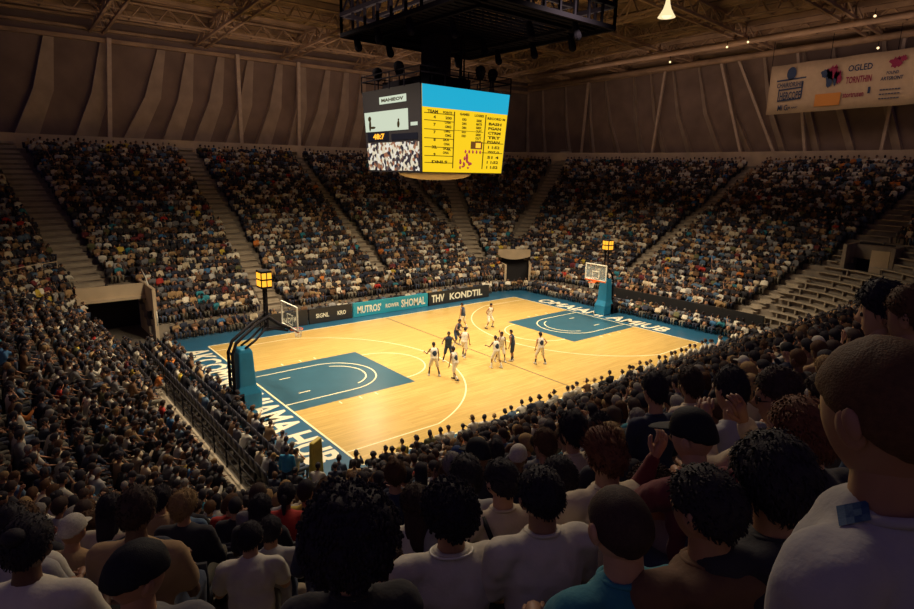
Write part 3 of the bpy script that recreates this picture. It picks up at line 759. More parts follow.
# ------------------------------------------------------------------ people
def ev_mesh(mb, name, voxel=None, smooth=0, deci=None, disp=0, dscale=.15, sub=False):
    me = mb.mesh(name, merge=True); o = bpy.data.objects.new(name, me); COL.objects.link(o)
    if voxel:
        m = o.modifiers.new('r','REMESH'); m.mode='VOXEL'; m.voxel_size=voxel
    if smooth:
        m = o.modifiers.new('s','SMOOTH'); m.factor=.5; m.iterations=smooth
    if disp:
        tx = bpy.data.textures.new('folds','CLOUDS'); tx.noise_scale=dscale; tx.noise_depth=1
        m = o.modifiers.new('d','DISPLACE'); m.texture=tx; m.strength=disp; m.mid_level=.5; m.texture_coords='LOCAL'
    if disp:
        tx = bpy.data.textures.new('creases','CLOUDS'); tx.noise_scale=dscale*.33; tx.noise_depth=0
        m = o.modifiers.new('d2','DISPLACE'); m.texture=tx; m.strength=disp*.38; m.mid_level=.5; m.texture_coords='LOCAL'
    if deci:
        m = o.modifiers.new('c','DECIMATE'); m.ratio=deci
    dg = bpy.context.evaluated_depsgraph_get(); dg.update()
    r_ = bpy.data.meshes.new_from_object(o.evaluated_get(dg)); r_.name = name
    bpy.data.objects.remove(o); bpy.data.meshes.remove(me)
    r_.polygons.foreach_set('use_smooth',[True]*len(r_.polygons)); return r_
def sstep(a,b,x):
    t = max(0,min(1,(x-a)/(b-a))); return t*t*(3-2*t)
def head_pt(d):
    x,y,z = d; px_, py_, pz_ = x*.076, y*.097, z*.118
    if z < 0: px_ *= 1-.30*(-z)**1.4; py_ *= (1-.42*(-z)) if y < 0 else (1-.10*(-z))
    if y > .55: py_ -= (y-.55)*.030
    g = lambda cx,cz,sx,sz: math.exp(-((x-cx)/sx)**2-((z-cz)/sz)**2) if y > 0 else 0
    py_ += .026*g(0,-.18,.10,.13)+.010*g(0,-.02,.08,.15)+.006*g(0,.22,.6,.10)-.010*(g(.38,.03,.16,.12)+g(-.38,.03,.16,.12))+.008*g(0,-.55,.25,.07)+.010*g(0,-.86,.3,.12)+.004*g(0,-.68,.2,.05)
    return Vector((px_,py_,pz_))
def add_head(mb, T, nu=20, nv=14, ears=True):
    t = MB(); t.ell((0,0,0),None,nu=nu,nv=nv,fn=head_pt)
    if ears:
        for s in (-1,1):
            rt = Matrix.Rotation(s*R(-18),3,'Z') @ Matrix.Rotation(R(-12),3,'X')
            t.ell((s*.079,-.008,-.006),(.009,.021,.033),rt,nu=10,nv=8)
            t.ell((s*.084,-.014,.002),(.007,.013,.026),rt,nu=8,nv=6)
    t.xf(T); mb.add(t.v,t.f)
def hairline(d, back=-.62):
    x,y,z = d; return z-((.50*y-.02) if y > 0 else (-.02-(back+.02)*y*-1 if False else (-.02+(-back)*y)))
def hair_mesh(kind, fine=True, seed=0):
    th = {'buzz':.006,'short':.016,'medium':.028,'long':.026,'bun':.018,'curly':.036,'afro':.085,'cap':.016,'ponytail':.018,'hood':.03,'crop':.012,'quiff':.02,'beanie':.022}[kind]
    nu, nv = (44,32) if fine else (14,10)
    amp = {'buzz':.0015,'short':.006,'medium':.010,'long':.008,'bun':.004,'curly':.014,'afro':.028,'cap':.001,'ponytail':.003,'hood':.004,'crop':.003,'quiff':.008,'beanie':.003}[kind]
    fr = {'curly':26,'afro':20}.get(kind,14)
    back = {'long':-.95,'medium':-.8,'hood':-1.2,'cap':-.35,'beanie':-.45}.get(kind,-.62)
    def fn(d):
        p = head_pt(d); h = hairline(d, back); m = sstep(-.05,.10,h)
        if kind in ('cap','beanie'): m = sstep(-.02,.04, d.z-(.18 if d.y>0 else .18+.25*d.y))
        if kind == 'hood': m = sstep(0,.1,.72-d.y+.15*d.z)
        t = th*(.75+.5*max(0,d.z)) if kind not in ('buzz',) else th
        if kind == 'quiff': t += .03*sstep(.3,.9,d.z)*sstep(-.4,.6,d.y)
        if kind == 'medium': t += .012*(-min(0,d.y))
        nzv = noise.noise(d*fr*.25+Vector((seed,0,0)))+.5*noise.noise(d*fr*.6+Vector((0,seed,0)))
        t += amp*nzv
        if kind == 'cap': t = th+.012*sstep(.3,1,d.z)
        n_ = Vector((d.x,d.y,d.z*.9)).normalized()
        return p+n_*(t*m-(1-m)*.012)
    b = MB(); b.ell((0,0,0),None,nu=nu,nv=nv,fn=fn)
    if kind == 'long':
        b.caps((0,-.055,-.02),(0,-.085,-.25),.088,.07,14,1,.62); b.caps((.045,-.02,-.03),(.06,-.05,-.2),.045,.03,10); b.caps((-.045,-.02,-.03),(-.06,-.05,-.2),.045,.03,10)
    if kind == 'bun': b.ell((0,-.085,.085),(.042,.042,.038),nu=14,nv=10)
    if kind == 'ponytail': b.ell((0,-.115,.05),(.03,.03,.03),nu=10,nv=8); b.caps((0,-.125,.04),(0,-.15,-.14),.032,.014,10)
    if kind == 'cap': b.caps((0,.085,.042),(0,.145,.032),.065,.052,14,1,.16)
    if fine and kind in ('short','medium','long','curly','afro','quiff','bun','ponytail'):
        rg = random.Random(seed+5); N = {'curly':1900,'afro':3200,'medium':1000,'long':900}.get(kind,800)
        for _ in range(N):
            z = rg.uniform(-.8,1); a = rg.uniform(0,2*PI); d = Vector((math.cos(a)*math.sqrt(1-z*z), math.sin(a)*math.sqrt(1-z*z), z))
            if hairline(d,back) < .05: continue
            p = fn(d); n_ = Vector((d.x,d.y,d.z*.9)).normalized()
            if kind in ('curly','afro'):
                q = p+n_*rg.uniform(-.004,.008); r_ = rg.uniform(.003,.007); b.ell(q,(r_,r_,r_*1.6),nu=5,nv=4)
            else:
                t = (Vector((0,-.25,-.8))+n_*.15+Vector((rg.gauss(0,.25),rg.gauss(0,.25),rg.gauss(0,.2))))
                t = (t-n_*t.dot(n_)).normalized()
                if kind == 'quiff' and d.z>.3: t = (Vector((0,.6,.3))+n_*.3).normalized()
                l = rg.uniform(.012,.022) if kind in ('short','bun','ponytail') else rg.uniform(.02,.038); s_ = t.cross(n_)*rg.uniform(.0018,.0035)
                q0 = p-n_*.003; q1 = p+t*l*.5+n_*.006; q2 = p+t*l+n_*rg.uniform(.0,.006)
                b.add([q0-s_,q0+s_,q1+s_,q1-s_,q2,q0+n_*.004],[(0,1,2,3),(3,2,4),(0,3,5),(1,2,5)])
    return b
def hand(mb, w, dr, up, sc_=1, curl=.6, fine=True):
    """hand at wrist w, pointing along dr, back of hand towards up"""
    w = Vector(w); dr = Vector(dr).normalized(); up = Vector(up); up = (up-dr*up.dot(dr)).normalized(); sd = dr.cross(up)
    pc = w+dr*.045
    mb.caps(w+dr*.01, w+dr*.075, .024,.030,8,1,1)
    if not fine:
        mb.caps(w+dr*.07, w+dr*.13-up*.03, .026,.016,6); return
    for i,(o_,l) in enumerate(((-.030,.062),(-.010,.075),(.010,.070),(.029,.055))):
        k0 = w+dr*.085+sd*o_; k1 = k0+(dr*math.cos(curl*.5)-up*math.sin(curl*.5))*l*.5; k2 = k1+(dr*math.cos(curl*1.4)-up*math.sin(curl*1.4))*l*.32; k3 = k2+(dr*math.cos(curl*2.2)-up*math.sin(curl*2.2))*l*.25
        mb.tube([k0-dr*.02,k0,k1,k2,k3],[.010,.0098,.009,.008,.006],6)
    t0 = w+dr*.03-sd*.026; t1 = t0+dr*.025-sd*.022-up*.01; t2 = t1+dr*.028-sd*.006-up*.01
    mb.tube([t0-dr*.01,t0,t1,t2,t2+dr*.014],[.013,.013,.011,.010,.006],6)
def figure(P_, fine=False, low=False):
    """P_: pose dict. Returns dict of meshes and the head matrix. Faces +y, feet at z=0."""
    g = P_.get; sit = g('sit',True); lean = R(g('lean',12)); roll_ = R(g('sway',0)); W = g('w',1.0)
    H = Vector(g('H',(0,0,.50 if sit else .95)))
    u = Vector((math.sin(roll_),math.sin(lean),math.cos(lean))).normalized(); X = Vector(g('X',(1,0,0))).normalized()
    rotT = Matrix.Rotation(-lean,3,'X')
    N = H+u*.50; CH = H+u*.33
    sh = {s: N-u*.055+X*(s*.178*W) for s in (-1,1)}
    yaw = R(g('yaw',0)); pit = R(g('pitch',8))
    hd = Vector((math.sin(roll_)*.5,math.sin(lean*.5),math.cos(lean*.5))).normalized()
    hc = N+hd*.165+Vector((0,.018,0))
    HM = Matrix.Translation(hc) @ Matrix.Rotation(-yaw,4,'Z') @ Matrix.Rotation(-pit,4,'X') @ Matrix.Rotation(R(g('tilt',0)),4,'Y')
    # limb targets
    if sit:
        kn = {s:Vector((s*.13,.43,.50)) for s in (-1,1)}; an = {s:Vector((s*.12,.40,.09)) for s in (-1,1)}
    else:
        kn = {s:Vector((s*.105,.02,.50)) for s in (-1,1)}; an = {s:Vector((s*.11,-.01,.08)) for s in (-1,1)}
    if g('kn'): kn = {-1:Vector(g('kn')[0]),1:Vector(g('kn')[1])}
    if g('an'): an = {-1:Vector(g('an')[0]),1:Vector(g('an')[1])}
    arms = g('arms','lap'); A = {}
    for s in (-1,1):
        S = sh[s]
        a_ = arms if isinstance(arms,str) else arms[0 if s<0 else 1]
        if a_ == 'lap': el = S+Vector((s*.06,.06,-.27)); wr = el+Vector((-s*.10,.22,-.04))
        elif a_ == 'knees': el = S+Vector((s*.08,.16,-.24)); wr = el+Vector((-s*.04,.22,-.08))
        elif a_ == 'chin': el = S+Vector((s*.0,.22,-.18)); wr = el+Vector((-s*.12,.02,.22))
        elif a_ == 'cross': el = S+Vector((s*.07,.05,-.26)); wr = el+Vector((-s*.23,.12,.03))
        elif a_ == 'up': el = S+Vector((s*.16,.08,.20)); wr = el+Vector((-s*.02,.06,.25))
        elif a_ == 'clap': el = S+Vector((s*.06,.14,-.20)); wr = Vector((s*.03,el.y+.20,el.z+.14))
        elif a_ == 'phone': el = S+Vector((s*.05,.20,-.16)); wr = el+Vector((-s*.10,.14,.18))
        elif a_ == 'head': el = S+Vector((s*.20,.10,.05)); wr = Vector((hc.x+s*.12,hc.y,hc.z+.02))
        elif a_ == 'side': el = S+Vector((s*.06,-.02,-.28)); wr = el+Vector((s*.01,.06,-.25))
        elif a_ == 'ready': el = S+Vector((s*.14,.05,-.22)); wr = el+Vector((s*.04,.24,.02))
        elif a_ == 'hip': el = S+Vector((s*.18,-.06,-.20)); wr = Vector((s*.17,.02,H.z+.04))
        else: el, wr = S+Vector(a_[0]), S+Vector(a_[1])
        A[s] = (S,el,wr)
    fn_ = fine
    n = 12 if fine else 8
    body = MB()
    body.ell(H+u*.02,(.155*W,.11,.12),rotT,nu=16,nv=10); body.ell(CH,(.155*W,.105,.20),rotT,nu=16,nv=10)
    body.caps(sh[-1]*.85+N*.15-u*.01, sh[1]*.85+N*.15-u*.01,.055,.055,n)
    body.caps(N-u*.05, hc+Vector((0,-.018,-.05)),.060*(.5+.5*W),.053,n)
    for s in (-1,1):
        S,el,wr = A[s]
        body.caps(S,el,.048,.038,n); body.caps(el,wr,.040,.026,n)
        hp = H+X*(s*.088)-u*.03
        body.caps(hp,kn[s],.082,.056,n); body.caps(kn[s],an[s],.054,.036,n)
        body.caps(an[s]+Vector((0,-.03,-.035)),an[s]+Vector((0,.13,-.05)),.036,.030,n)
    tops = {}
    bodym = ev_mesh(body,'body',voxel=.016 if fine else .028,smooth=3 if fine else 1)
    ex = MB()
    add_head(ex,HM,36 if fine else 18,28 if fine else 14,True)
    for s in (-1,1):
        S,el,wr = A[s]; d = (wr-el).normalized(); hand(ex,wr-d*.01,d,Vector((s*.3,0.1,1)) if abs(d.z)<.8 else Vector((0,-1,0)),fine=not low,curl=g('curl',.6))
    em = ex.mesh('e',True)
    bm = bmesh.new(); bm.from_mesh(bodym); bm.from_mesh(em); bm.to_mesh(bodym); bm.free(); bpy.data.meshes.remove(em)
    bodym.polygons.foreach_set('use_smooth',[True]*len(bodym.polygons))
    # shirt
    top = MB(); tk = g('thick',.016); slv = g('sleeve','short')
    top.ell(H+u*.02,(.168*W+tk*.6,.125+tk,.13),rotT,nu=20,nv=12); top.ell(H+u*.17,(.158*W+tk,.118+tk,.2),rotT,nu=20,nv=12)
    top.ell(CH+u*.01,(.168*W+tk,.118+tk,.205),rotT,nu=20,nv=12)
    if slv != 'none':
        top.caps(sh[-1]*.9+N*.1, sh[1]*.9+N*.1,.060+tk*.5,.060+tk*.5,n,1,1)
        top.caps(N-u*.09,N-u*.005,.085,.064,n)
        for s in (-1,1):
            S,el,wr = A[s]
            if slv == 'short': top.caps(S,S.lerp(el,.68),.062+tk*.6,.060+tk*.4,n)
            else: top.caps(S,el,.062+tk*.6,.050+tk*.6,n); top.caps(el,el.lerp(wr,.93),.052+tk*.5,.036+tk*.4,n)
    else:
        top.caps(N-u*.12,N-u*.035,.085,.06,n)
        for s in (-1,1): top.caps(N-u*.05+X*s*.08,N-u*.075+X*s*.13,.05,.055,n)
    if g('hoodie'): top.caps(N-X*.07+Vector((0,-.07,-.02)),N+X*.07+Vector((0,-.07,-.02)),.055,.055,n)
    topm = ev_mesh(top,'shirt',voxel=.013 if fine else .026,smooth=4 if fine else 1,disp=.032 if fine else .0,dscale=.17)
    if fine:
        c = MB(); q = []
        rr = .066
        for i in range(25):
            a = 2*PI*i/24; q.append(N+Vector((math.cos(a)*rr*(.5+.5*W),math.sin(a)*rr*1.02+.002,0))+u*(.018-.03*math.sin(a)*.6))
        c.tube(q,.009,8); cm = c.mesh('c',True); bm = bmesh.new(); bm.from_mesh(topm); bm.from_mesh(cm); bm.to_mesh(topm); bm.free(); bpy.data.meshes.remove(cm)
    topm.polygons.foreach_set('use_smooth',[True]*len(topm.polygons))
    leg = MB(); tl = g('trouser','long')
    leg.ell(H,(.165*W,.12,.115),rotT if not sit else None,nu=16,nv=10)
    for s in (-1,1):
        hp = H+X*(s*.088)-u*.03
        if tl == 'long': leg.caps(hp,kn[s],.096,.070,n); leg.caps(kn[s],an[s]+Vector((0,0,.03)),.068,.052,n)
        else: leg.caps(hp,hp.lerp(kn[s],.92),.102,.088,n)
    legm = ev_mesh(leg,'trousers' if tl=='long' else 'shorts',voxel=.018 if fine else .028,smooth=2 if fine else 1,disp=.02 if fine else 0)
    shoe = MB()
    for s in (-1,1):
        shoe.caps(an[s]+Vector((0,-.045,-.038)),an[s]+Vector((0,.14,-.052)),.046,.040,8,1,.85); shoe.caps(an[s]+Vector((0,-.02,-.03)),an[s]+Vector((0,-.005,.01)),.044,.044,8)
    eyes = MB()
    for s in (-1,1): eyes.ell(HM @ Vector((s*.030,.073,.004)),(.011,.011,.011),nu=10,nv=8)
    return dict(body=bodym, shirt=topm, trousers=legm, shoes=shoe.mesh('shoes',True), eyes=eyes.mesh('eyes',True), HM=HM, N=N, tl=tl, H=H, u=u)
def setm(me, m):
    me.materials.clear(); me.materials.append(M[m])
SK = [(.30,.15,.085),(.42,.22,.13),(.22,.105,.06),(.50,.28,.17),(.12,.055,.035),(.36,.19,.11)]
HR = {'black':(.022,.018,.026),'dark brown':(.045,.026,.022),'brown':(.085,.040,.018),'grey':(.22,.2,.18),'fair':(.30,.19,.08),'reddish brown':(.14,.05,.022)}
CL = {'white':(.62,.58,.48),'cream':(.55,.46,.32),'light grey':(.36,.35,.34),'grey':(.15,.15,.16),'black':(.020,.019,.026),'navy':(.018,.024,.05),'blue':(.04,.14,.30),'teal':(.02,.18,.24),'denim blue':(.08,.14,.22),'brown':(.13,.065,.03),'tan':(.36,.23,.11),'orange':(.55,.17,.03),'maroon':(.14,.02,.025),'red':(.45,.03,.02),'olive':(.10,.10,.045),'yellow':(.55,.40,.05)}
CW = [('white',13),('cream',9),('light grey',6),('grey',8),('black',30),('navy',13),('blue',2),('teal',.8),('denim blue',4),('brown',7),('tan',8),('orange',.7),('maroon',1.5),('red',.6),('olive',1.5),('yellow',.6)]
CN = [c for c,_ in CW]; CP = np.array([w for _,w in CW],float); CP /= CP.sum()
def colr(o, c): o.color = (*c,1)
def assemble(root, F, hair, skin, haircol, shirt, trous, shoec=(.02,.02,.025), shirtname='shirt', hoodcol=None, eyes=True, hairname='hair', sc_=1):
    Sc = Matrix.Scale(sc_,4) if sc_ != 1 else Matrix()
    out = {}
    for nm,me,mt,cc in (('body',F['body'],'skin',skin),(shirtname,F['shirt'],'cloth',shirt),('trousers' if F['tl']=='long' else 'shorts',F['trousers'],'cloth',trous),('shoes',F['shoes'],'cloth',shoec)):
        if not me.materials: me.materials.append(M[mt])
        o = link(nm,me,None,root); colr(o,cc); out[nm]=o
    if hair is not None:
        if not hair.materials: hair.materials.append(M['hair'])
        o = link(hairname,hair,None,root,F['HM']); colr(o,haircol); out['hair']=o
    if eyes:
        if not F['eyes'].materials: F['eyes'].materials.append(M['eye'])
        link('eyes',F['eyes'],None,root)
    return out
HAIRF = {}; HAIRL = {}
def hair_get(kind, fine=True, seed=0):
    D = HAIRF if fine else HAIRL; key = (kind,seed)
    if key not in D:
        D[key] = hair_mesh(kind,fine,seed).mesh('hair',True)
    return D[key]

# --- the nearest spectators, each built on its own
def face_court(x, y):
    return math.atan2(-1-y, -1-x)-PI/2      # rotation that turns +y to the middle of the court
def row_floor(x, y, back=.2):
    return floor_z(x, y)
HEROES = [
 # px, py head centre, head width px, real width, hair, haircol, shirt col, garment, pose extras, label
 (886,418,138,.205,'crop','brown','light grey','short',dict(sit=False,w=1.0,turn=8,yaw=12,arms='side',lean=4,pitch=12),'tall broad man standing close at right edge, pale shirt with dark blue shoulder patch'),
 (620,527,72,.19,'buzz','dark brown','teal','short',dict(yaw=4,lean=14),'man with close-cropped hair in dark teal shirt at bottom centre-right'),
 (541,497,47,.18,'short','black','white','short',dict(yaw=0,lean=8,w=1.05),'black-haired man in white t-shirt seen from behind at bottom centre'),
 (450,516,52,.20,'curly','black','white','short',dict(yaw=-6,lean=8,w=1.08,arms='lap'),'curly-haired person in white t-shirt with necklace at bottom centre-left'),
 (502,482,35,.18,'short','black','cream','short',dict(yaw=-14,lean=8),'black-haired man in cream shirt with dark strap, in front of the white t-shirts'),
 (466,478,31,.19,'medium','black','light grey','long',dict(yaw=10,lean=14),'dark-haired person in light grey top just left of the strapped cream shirt'),
 (606,458,42,.19,'quiff','reddish brown','cream','short',dict(yaw=0,lean=6,w=1.05),'tall-haired reddish brown head with cream shirt behind cropped-hair man'),
 (692,438,46,.20,'cap','black','maroon','long',dict(yaw=-25,lean=16,arms=('chin','lap')),'person in black cap and maroon top leaning forward, hand at chin'),
 (706,510,82,.215,'short','black','brown','long',dict(yaw=-16,lean=10,w=1.1,hoodie=True),'large dark head above brown hooded top at bottom right of centre'),
 (772,482,88,.235,'medium','black','black','long',dict(yaw=10,lean=12,w=1.15,hoodie=True),'big black-haired figure in black hooded jacket at lower right'),
 (803,434,58,.20,'medium','reddish brown','black','short',dict(yaw=-18,lean=16),'reddish brown wavy-haired head between black jacket figure and tall man'),
 (777,398,42,.19,'short','dark brown','cream','long',dict(yaw=-50,lean=16,arms=('phone','chin')),'man in profile with hands raised to his face, right of centre'),
 (731,392,31,.18,'short','black','light grey','short',dict(yaw=-5,lean=20,w=1.1),'man in plain grey t-shirt hunched forward, right of centre'),
 (880,314,38,.19,'medium','black','black','short',dict(yaw=-35,lean=6),'black shaggy-haired head above the tall man at right'),
 (908,318,38,.18,'short','brown','denim blue','long',dict(yaw=-20,lean=2,arms='side'),'person in denim blue shirt at far right edge above tall man'),
 (137,577,60,.20,'beanie','black','grey','long',dict(yaw=52,lean=8,w=1.1),'person in black beanie with face turned right, at bottom left'),
 (350,548,92,.29,'afro','black','black','short',dict(yaw=5,lean=5),'person with a very large black afro at bottom left of centre'),
 (334,503,32,.19,'long','black','navy','long',dict(yaw=5,lean=6),'long-black-haired woman in navy left of the afro, nearer the court'),
 (416,504,30,.19,'long','dark brown','white','long',dict(yaw=-5,lean=6),'long-haired woman in white long-sleeved top left of the curly head'),
 (250,538,25,.18,'short','black','white','short',dict(yaw=10,lean=20,w=1.1),'black-haired man in white shirt with dark vest, lower left'),
 (270,531,23,.18,'short','black','light grey','long',dict(yaw=8,lean=20),'black-haired person in crumpled light grey top beside the white-shirted man'),
 (280,568,22,.18,'short','dark brown','cream','long',dict(yaw=15,lean=25,hoodie=True),'person in cream hoodie bending forward at lower left'),
 (160,500,18,.18,'medium','black','tan','short',dict(yaw=20,lean=12),'dark-haired person in tan shirt at left, ahead of the beanie'),
 (652,492,36,.18,'curly','dark brown','light grey','long',dict(yaw=-10,lean=30),'curly-haired child-height head between the cream shirt and brown hoodie'),
 (545,446,23,.18,'short','brown','navy','short',dict(yaw=-10,lean=12),'brown-haired head in navy just above the white t-shirt man'),
 (572,432,23,.18,'medium','black','cream','short',dict(yaw=-4,lean=12),'black-haired person in cream shirt left of the tall-haired head'),
 (560,478,36,.19,'short','black','cream','short',dict(yaw=-4,lean=14),'cream-shirted man half hidden between white t-shirt and tall-haired head'),
 (384,560,40,.19,'short','dark brown','light grey','long',dict(yaw=4,lean=30),'person in light grey sleeves bending between the afro and curly heads'),
 (655,392,24,.18,'short','black','navy','short',dict(yaw=-4,lean=10),'black-haired man in navy seated above the black cap'),
 (690,385,20,.18,'medium','dark brown','cream','short',dict(yaw=-4,lean=10),'brown-haired person in cream shirt two places right of navy-shirted man'),
]
used_heads = []
occupied = []
def spect_root(label, group, x, y, z, rz): return thing('spectator', label, 'person', (x,y,z), rz, group)
for i,(hx,hy,wp,wr,hk,hcn,scn,slv,pp,lab) in enumerate(HEROES):
    dep = wr*FPX/wp; T = CAM+ray(hx,hy)*dep
    P_ = dict(pp); P_['sleeve'] = slv; P_['w'] = P_.get('w',1.0)*.86; P_['thick'] = .010
    rz = face_court(T.x,T.y)*.55+R(random.uniform(-4,4)) if T.x > -22.8 or True else 0
    rz += R(pp.get('turn',0))
    F = figure(P_, fine=True)
    hcl = F['HM'].translation
    fz = floor_z(T.x, T.y)
    k = (T.z-fz)/hcl.z
    if not P_.get('sit',True):
        # stands on the tier that gives a natural height
        dd = bowl_d(T.x,T.y); kk = int(dd/RUN); 
        best = min(range(max(0,kk-2),kk+2), key=lambda q: abs((T.z-(Z0+RISE*q))-hcl.z)); fz = Z0+RISE*best; k = (T.z-fz)/hcl.z
    root = spect_root(lab,'spectators near the camera',0,0,0,rz)
    off = Matrix.Rotation(rz,4,'Z') @ Vector((hcl.x,hcl.y,0))
    root.location = (T.x-off.x*1, T.y-off.y*1, fz)
    root.scale = (1,1,max(.86,min(1.16,k)))
    if abs(root.scale[2]-k) > 1e-3: root.location.z = T.z-hcl.z*root.scale[2]
    hcn_ = HR[hcn]; hm = hair_get(hk,True,i)
    if hk in ('cap','beanie'): hcn_ = (.012,.012,.018)
    if hk == 'hood': hcn_ = CL['black']
    sk = SK[(i*2+1)%len(SK)] if i else SK[0]
    sname = 'hooded_top' if pp.get('hoodie') else 't_shirt' if slv=='short' else 'long_sleeved_top'
    parts = assemble(root,F,hm,sk,hcn_,CL[scn],random.choice(((.02,.025,.05),(.05,.07,.12),(.1,.09,.07))),shirtname=sname,
        hairname={'cap':'cap','beanie':'beanie','hood':'hood'}.get(hk,'hair'))
    used_heads.append((T.x,T.y,max(.36,dep*.0+.40)))
    if i == 0:   # patch on the tall man's shoulder
        b = MB()
        me = F['shirt']; N = F['N']
        b = MB()
        from mathutils.bvhtree import BVHTree
        bv = BVHTree.FromPolygons([v.co for v in me.vertices],[tuple(p.vertices) for p in me.polygons])
        bpy.context.view_layer.update(); MI = root.matrix_world.inverted(); C0 = MI @ CAM
        gx = [0,.25,.5,.75,1]; gz = [0,.33,.66,1]; g_ = []
        for zz in gz:
            rw = []
            for xx in gx:
                D0 = (MI @ (CAM+ray(836+32*xx+3*zz,506+20*zz-6*xx))-C0).normalized(); hit = bv.ray_cast(C0,D0)
                p = hit[0] if hit[0] is not None else C0+D0*.9; rw.append(p-D0*.006)
            g_.append(rw)
        for a in range(len(gz)-1):
            for c in range(len(gx)-1): b.quad(g_[a][c],g_[a+1][c],g_[a+1][c+1],g_[a][c+1])
        o = b.build('shoulder_patch','cloth',parts[sname],smooth=True); colr(o,(.01,.05,.13)); o['label']='dark blue patch'
    if i == 3:   # necklace
        b = MB(); N = F['N']
        b.tube([N+Vector((.082*math.cos(2*PI*q/28),.075*math.sin(2*PI*q/28),-.005+.02*-math.sin(2*PI*q/28)+ .02)) for q in range(29)],.005,6); b.build('necklace','white',root,smooth=True)
    if i == 4:
        b = MB(); N = F['N']; b.tube([N+Vector((-.12,-.03,.0)),N+Vector((-.11,-.12,-.06)),N+Vector((-.06,-.165,-.22)),N+Vector((-.02,-.17,-.4))],.014,6); b.build('strap','black',root,smooth=True)
    if i == 11:
        b = MB()
        for s in (-1,1):
            b.tube([F['HM'] @ Vector((s*.030+.022*math.cos(2*PI*q/14),.088,.004+.018*math.sin(2*PI*q/14))) for q in range(15)],.0022,5)
            b.tube([F['HM'] @ Vector((s*.052,.088,.006)),F['HM'] @ Vector((s*.080,.0,.006))],.0022,5)
        b.build('glasses','black',root)

# --- prototypes shared by the rest
POSES = [dict(arms='lap',lean=10),dict(arms='knees',lean=28,pitch=-2),dict(arms=('chin','lap'),lean=20,yaw=-18),dict(arms='cross',lean=5,yaw=14,sleeve='long'),
         dict(arms='clap',lean=12,sleeve='long'),dict(arms=('lap','phone'),lean=14,pitch=20,sleeve='long'),dict(arms='lap',lean=8,yaw=28,sleeve='long',hoodie=True,w=1.08),dict(arms='lap',lean=15,yaw=-30,w=.9,thick=.02,sleeve='long'),
         dict(arms=('side','head'),lean=6,sit=True,w=.95),dict(arms='up',lean=4,yaw=5)]
PROTO = [figure(p) for p in POSES]
HK = ['short','medium','long','buzz','curly','cap','bun','ponytail','quiff']
HKP = np.array([36,15,13,3,8,6,4,6,7],float); HKP /= HKP.sum()
GNAME = {0:'t-shirt',1:'t-shirt',2:'t-shirt',3:'long-sleeved top',4:'long-sleeved top',5:'long-sleeved top',6:'hooded top',7:'long-sleeved top',8:'t-shirt',9:'t-shirt'}
HNAME = {'short':'short-haired','medium':'shaggy-haired','long':'long-haired','buzz':'close-cropped','curly':'curly-haired','cap':'capped','bun':'bun-haired','ponytail':'ponytailed','quiff':'high-haired'}

# --- all seats with someone in them
seats = []; emptyseats = []
for k in range(NR):
    d = k*RUN+.42; pts = [cpt(i,d) for i in range(NC)]
    pts.append(pts[0]); acc = 0; nxt = RNG.uniform(0,.5)
    for i in range(NC):
        a, c = pts[i], pts[i+1]; L = math.hypot(c[0]-a[0],c[1]-a[1]); nx, ny = CS[i][2], CS[i][3]
        while nxt < acc+L:
            t = (nxt-acc)/L; nxt += .44 if (Vector((a[0],a[1],5))-CAM).length > 16 else .60
            x, y = a[0]+(c[0]-a[0])*t, a[1]+(c[1]-a[1])*t
            if in_vomL(x,y) or in_vomR(x,y) or in_vomN(x,y) or in_aisle(x,y,.22) or in_empty(x,y): continue
            q = px((x,y,Z0+RISE*k+1.1))
            if q[2] < .5 or q[0] < -90 or q[0] > 1004 or q[1] < -60 or q[1] > 760: continue
            seats.append((x,y,Z0+RISE*k,nx,ny,k,q,'bowl'))
        acc += L
def chairs_row(name, x0,y0,x1,y1,nx,ny,step=.56):
    L = math.hypot(x1-x0,y1-y0); n = int(L/step)
    for i in range(n+1):
        t = i/n; x,y = x0+(x1-x0)*t, y0+(y1-y0)*t
        seats.append((x,y,0,nx,ny,name,px((x,y,1.1)),'floor'))
chairs_row('left front',-15.75,9.8,-15.75,-9.2,-1,0); chairs_row('left back',-16.7,9.8,-16.7,-9.2,-1,0)
chairs_row('near front',-13.5,-11.0,-1,-10.8,0,-1); chairs_row('near front',-.4,-10.75,14.5,-10.45,0,-1)
chairs_row('right front',16.35,11.0,16.35,-11.0,1,0); chairs_row('right back',17.25,11.0,17.25,-11.0,1,0)
chairs_row('far front',-14.5,12.2,-8.3,12.2,0,1); chairs_row('far front',-8.0,12.1,12.5,12.1,0,1)
chairs_row('left aisle',-17.7,10.5,-17.7,2.6,-1,0); chairs_row('far corner',12.9,12.4,16.0,11.6,.4,.9)
chairs_row('corner block',-14.8,-10.6,-10.5,-11.9,-.3,-.95); chairs_row('corner block',-17.0,-10.2,-14.0,-11.6,-.5,-.85)
keep = []
for s in seats:
    x,y,z,nx,ny,k,q,kind = s
    dc = (Vector((x,y,z+1.2))-CAM).length
    if dc < 1.0: continue
    if dc < 12:
        hpx = px((x,y,z+1.17)); blocked = False
        for hx,hy,rr in used_heads:
            if math.hypot(x-hx,y-hy) < .50: blocked = True
        if blocked: continue
        # leave the sight lines of the built figures free
        for j,H_ in enumerate(HEROES):
            hd_ = H_[3]*FPX/H_[2]
            if hpx[2] < hd_-.1 and abs(hpx[0]-H_[0]) < H_[2]*.5+.09*FPX/max(hpx[2],.3) and abs(hpx[1]-H_[1]) < H_[2]*.7+.12*FPX/max(hpx[2],.3): blocked = True
        if blocked: continue
        if hpx[2] < 2.2 : continue
    if RNG.random() < (.02 if kind=='floor' else .035): emptyseats.append(s); continue
    keep.append((dc,s))
BLUE = []
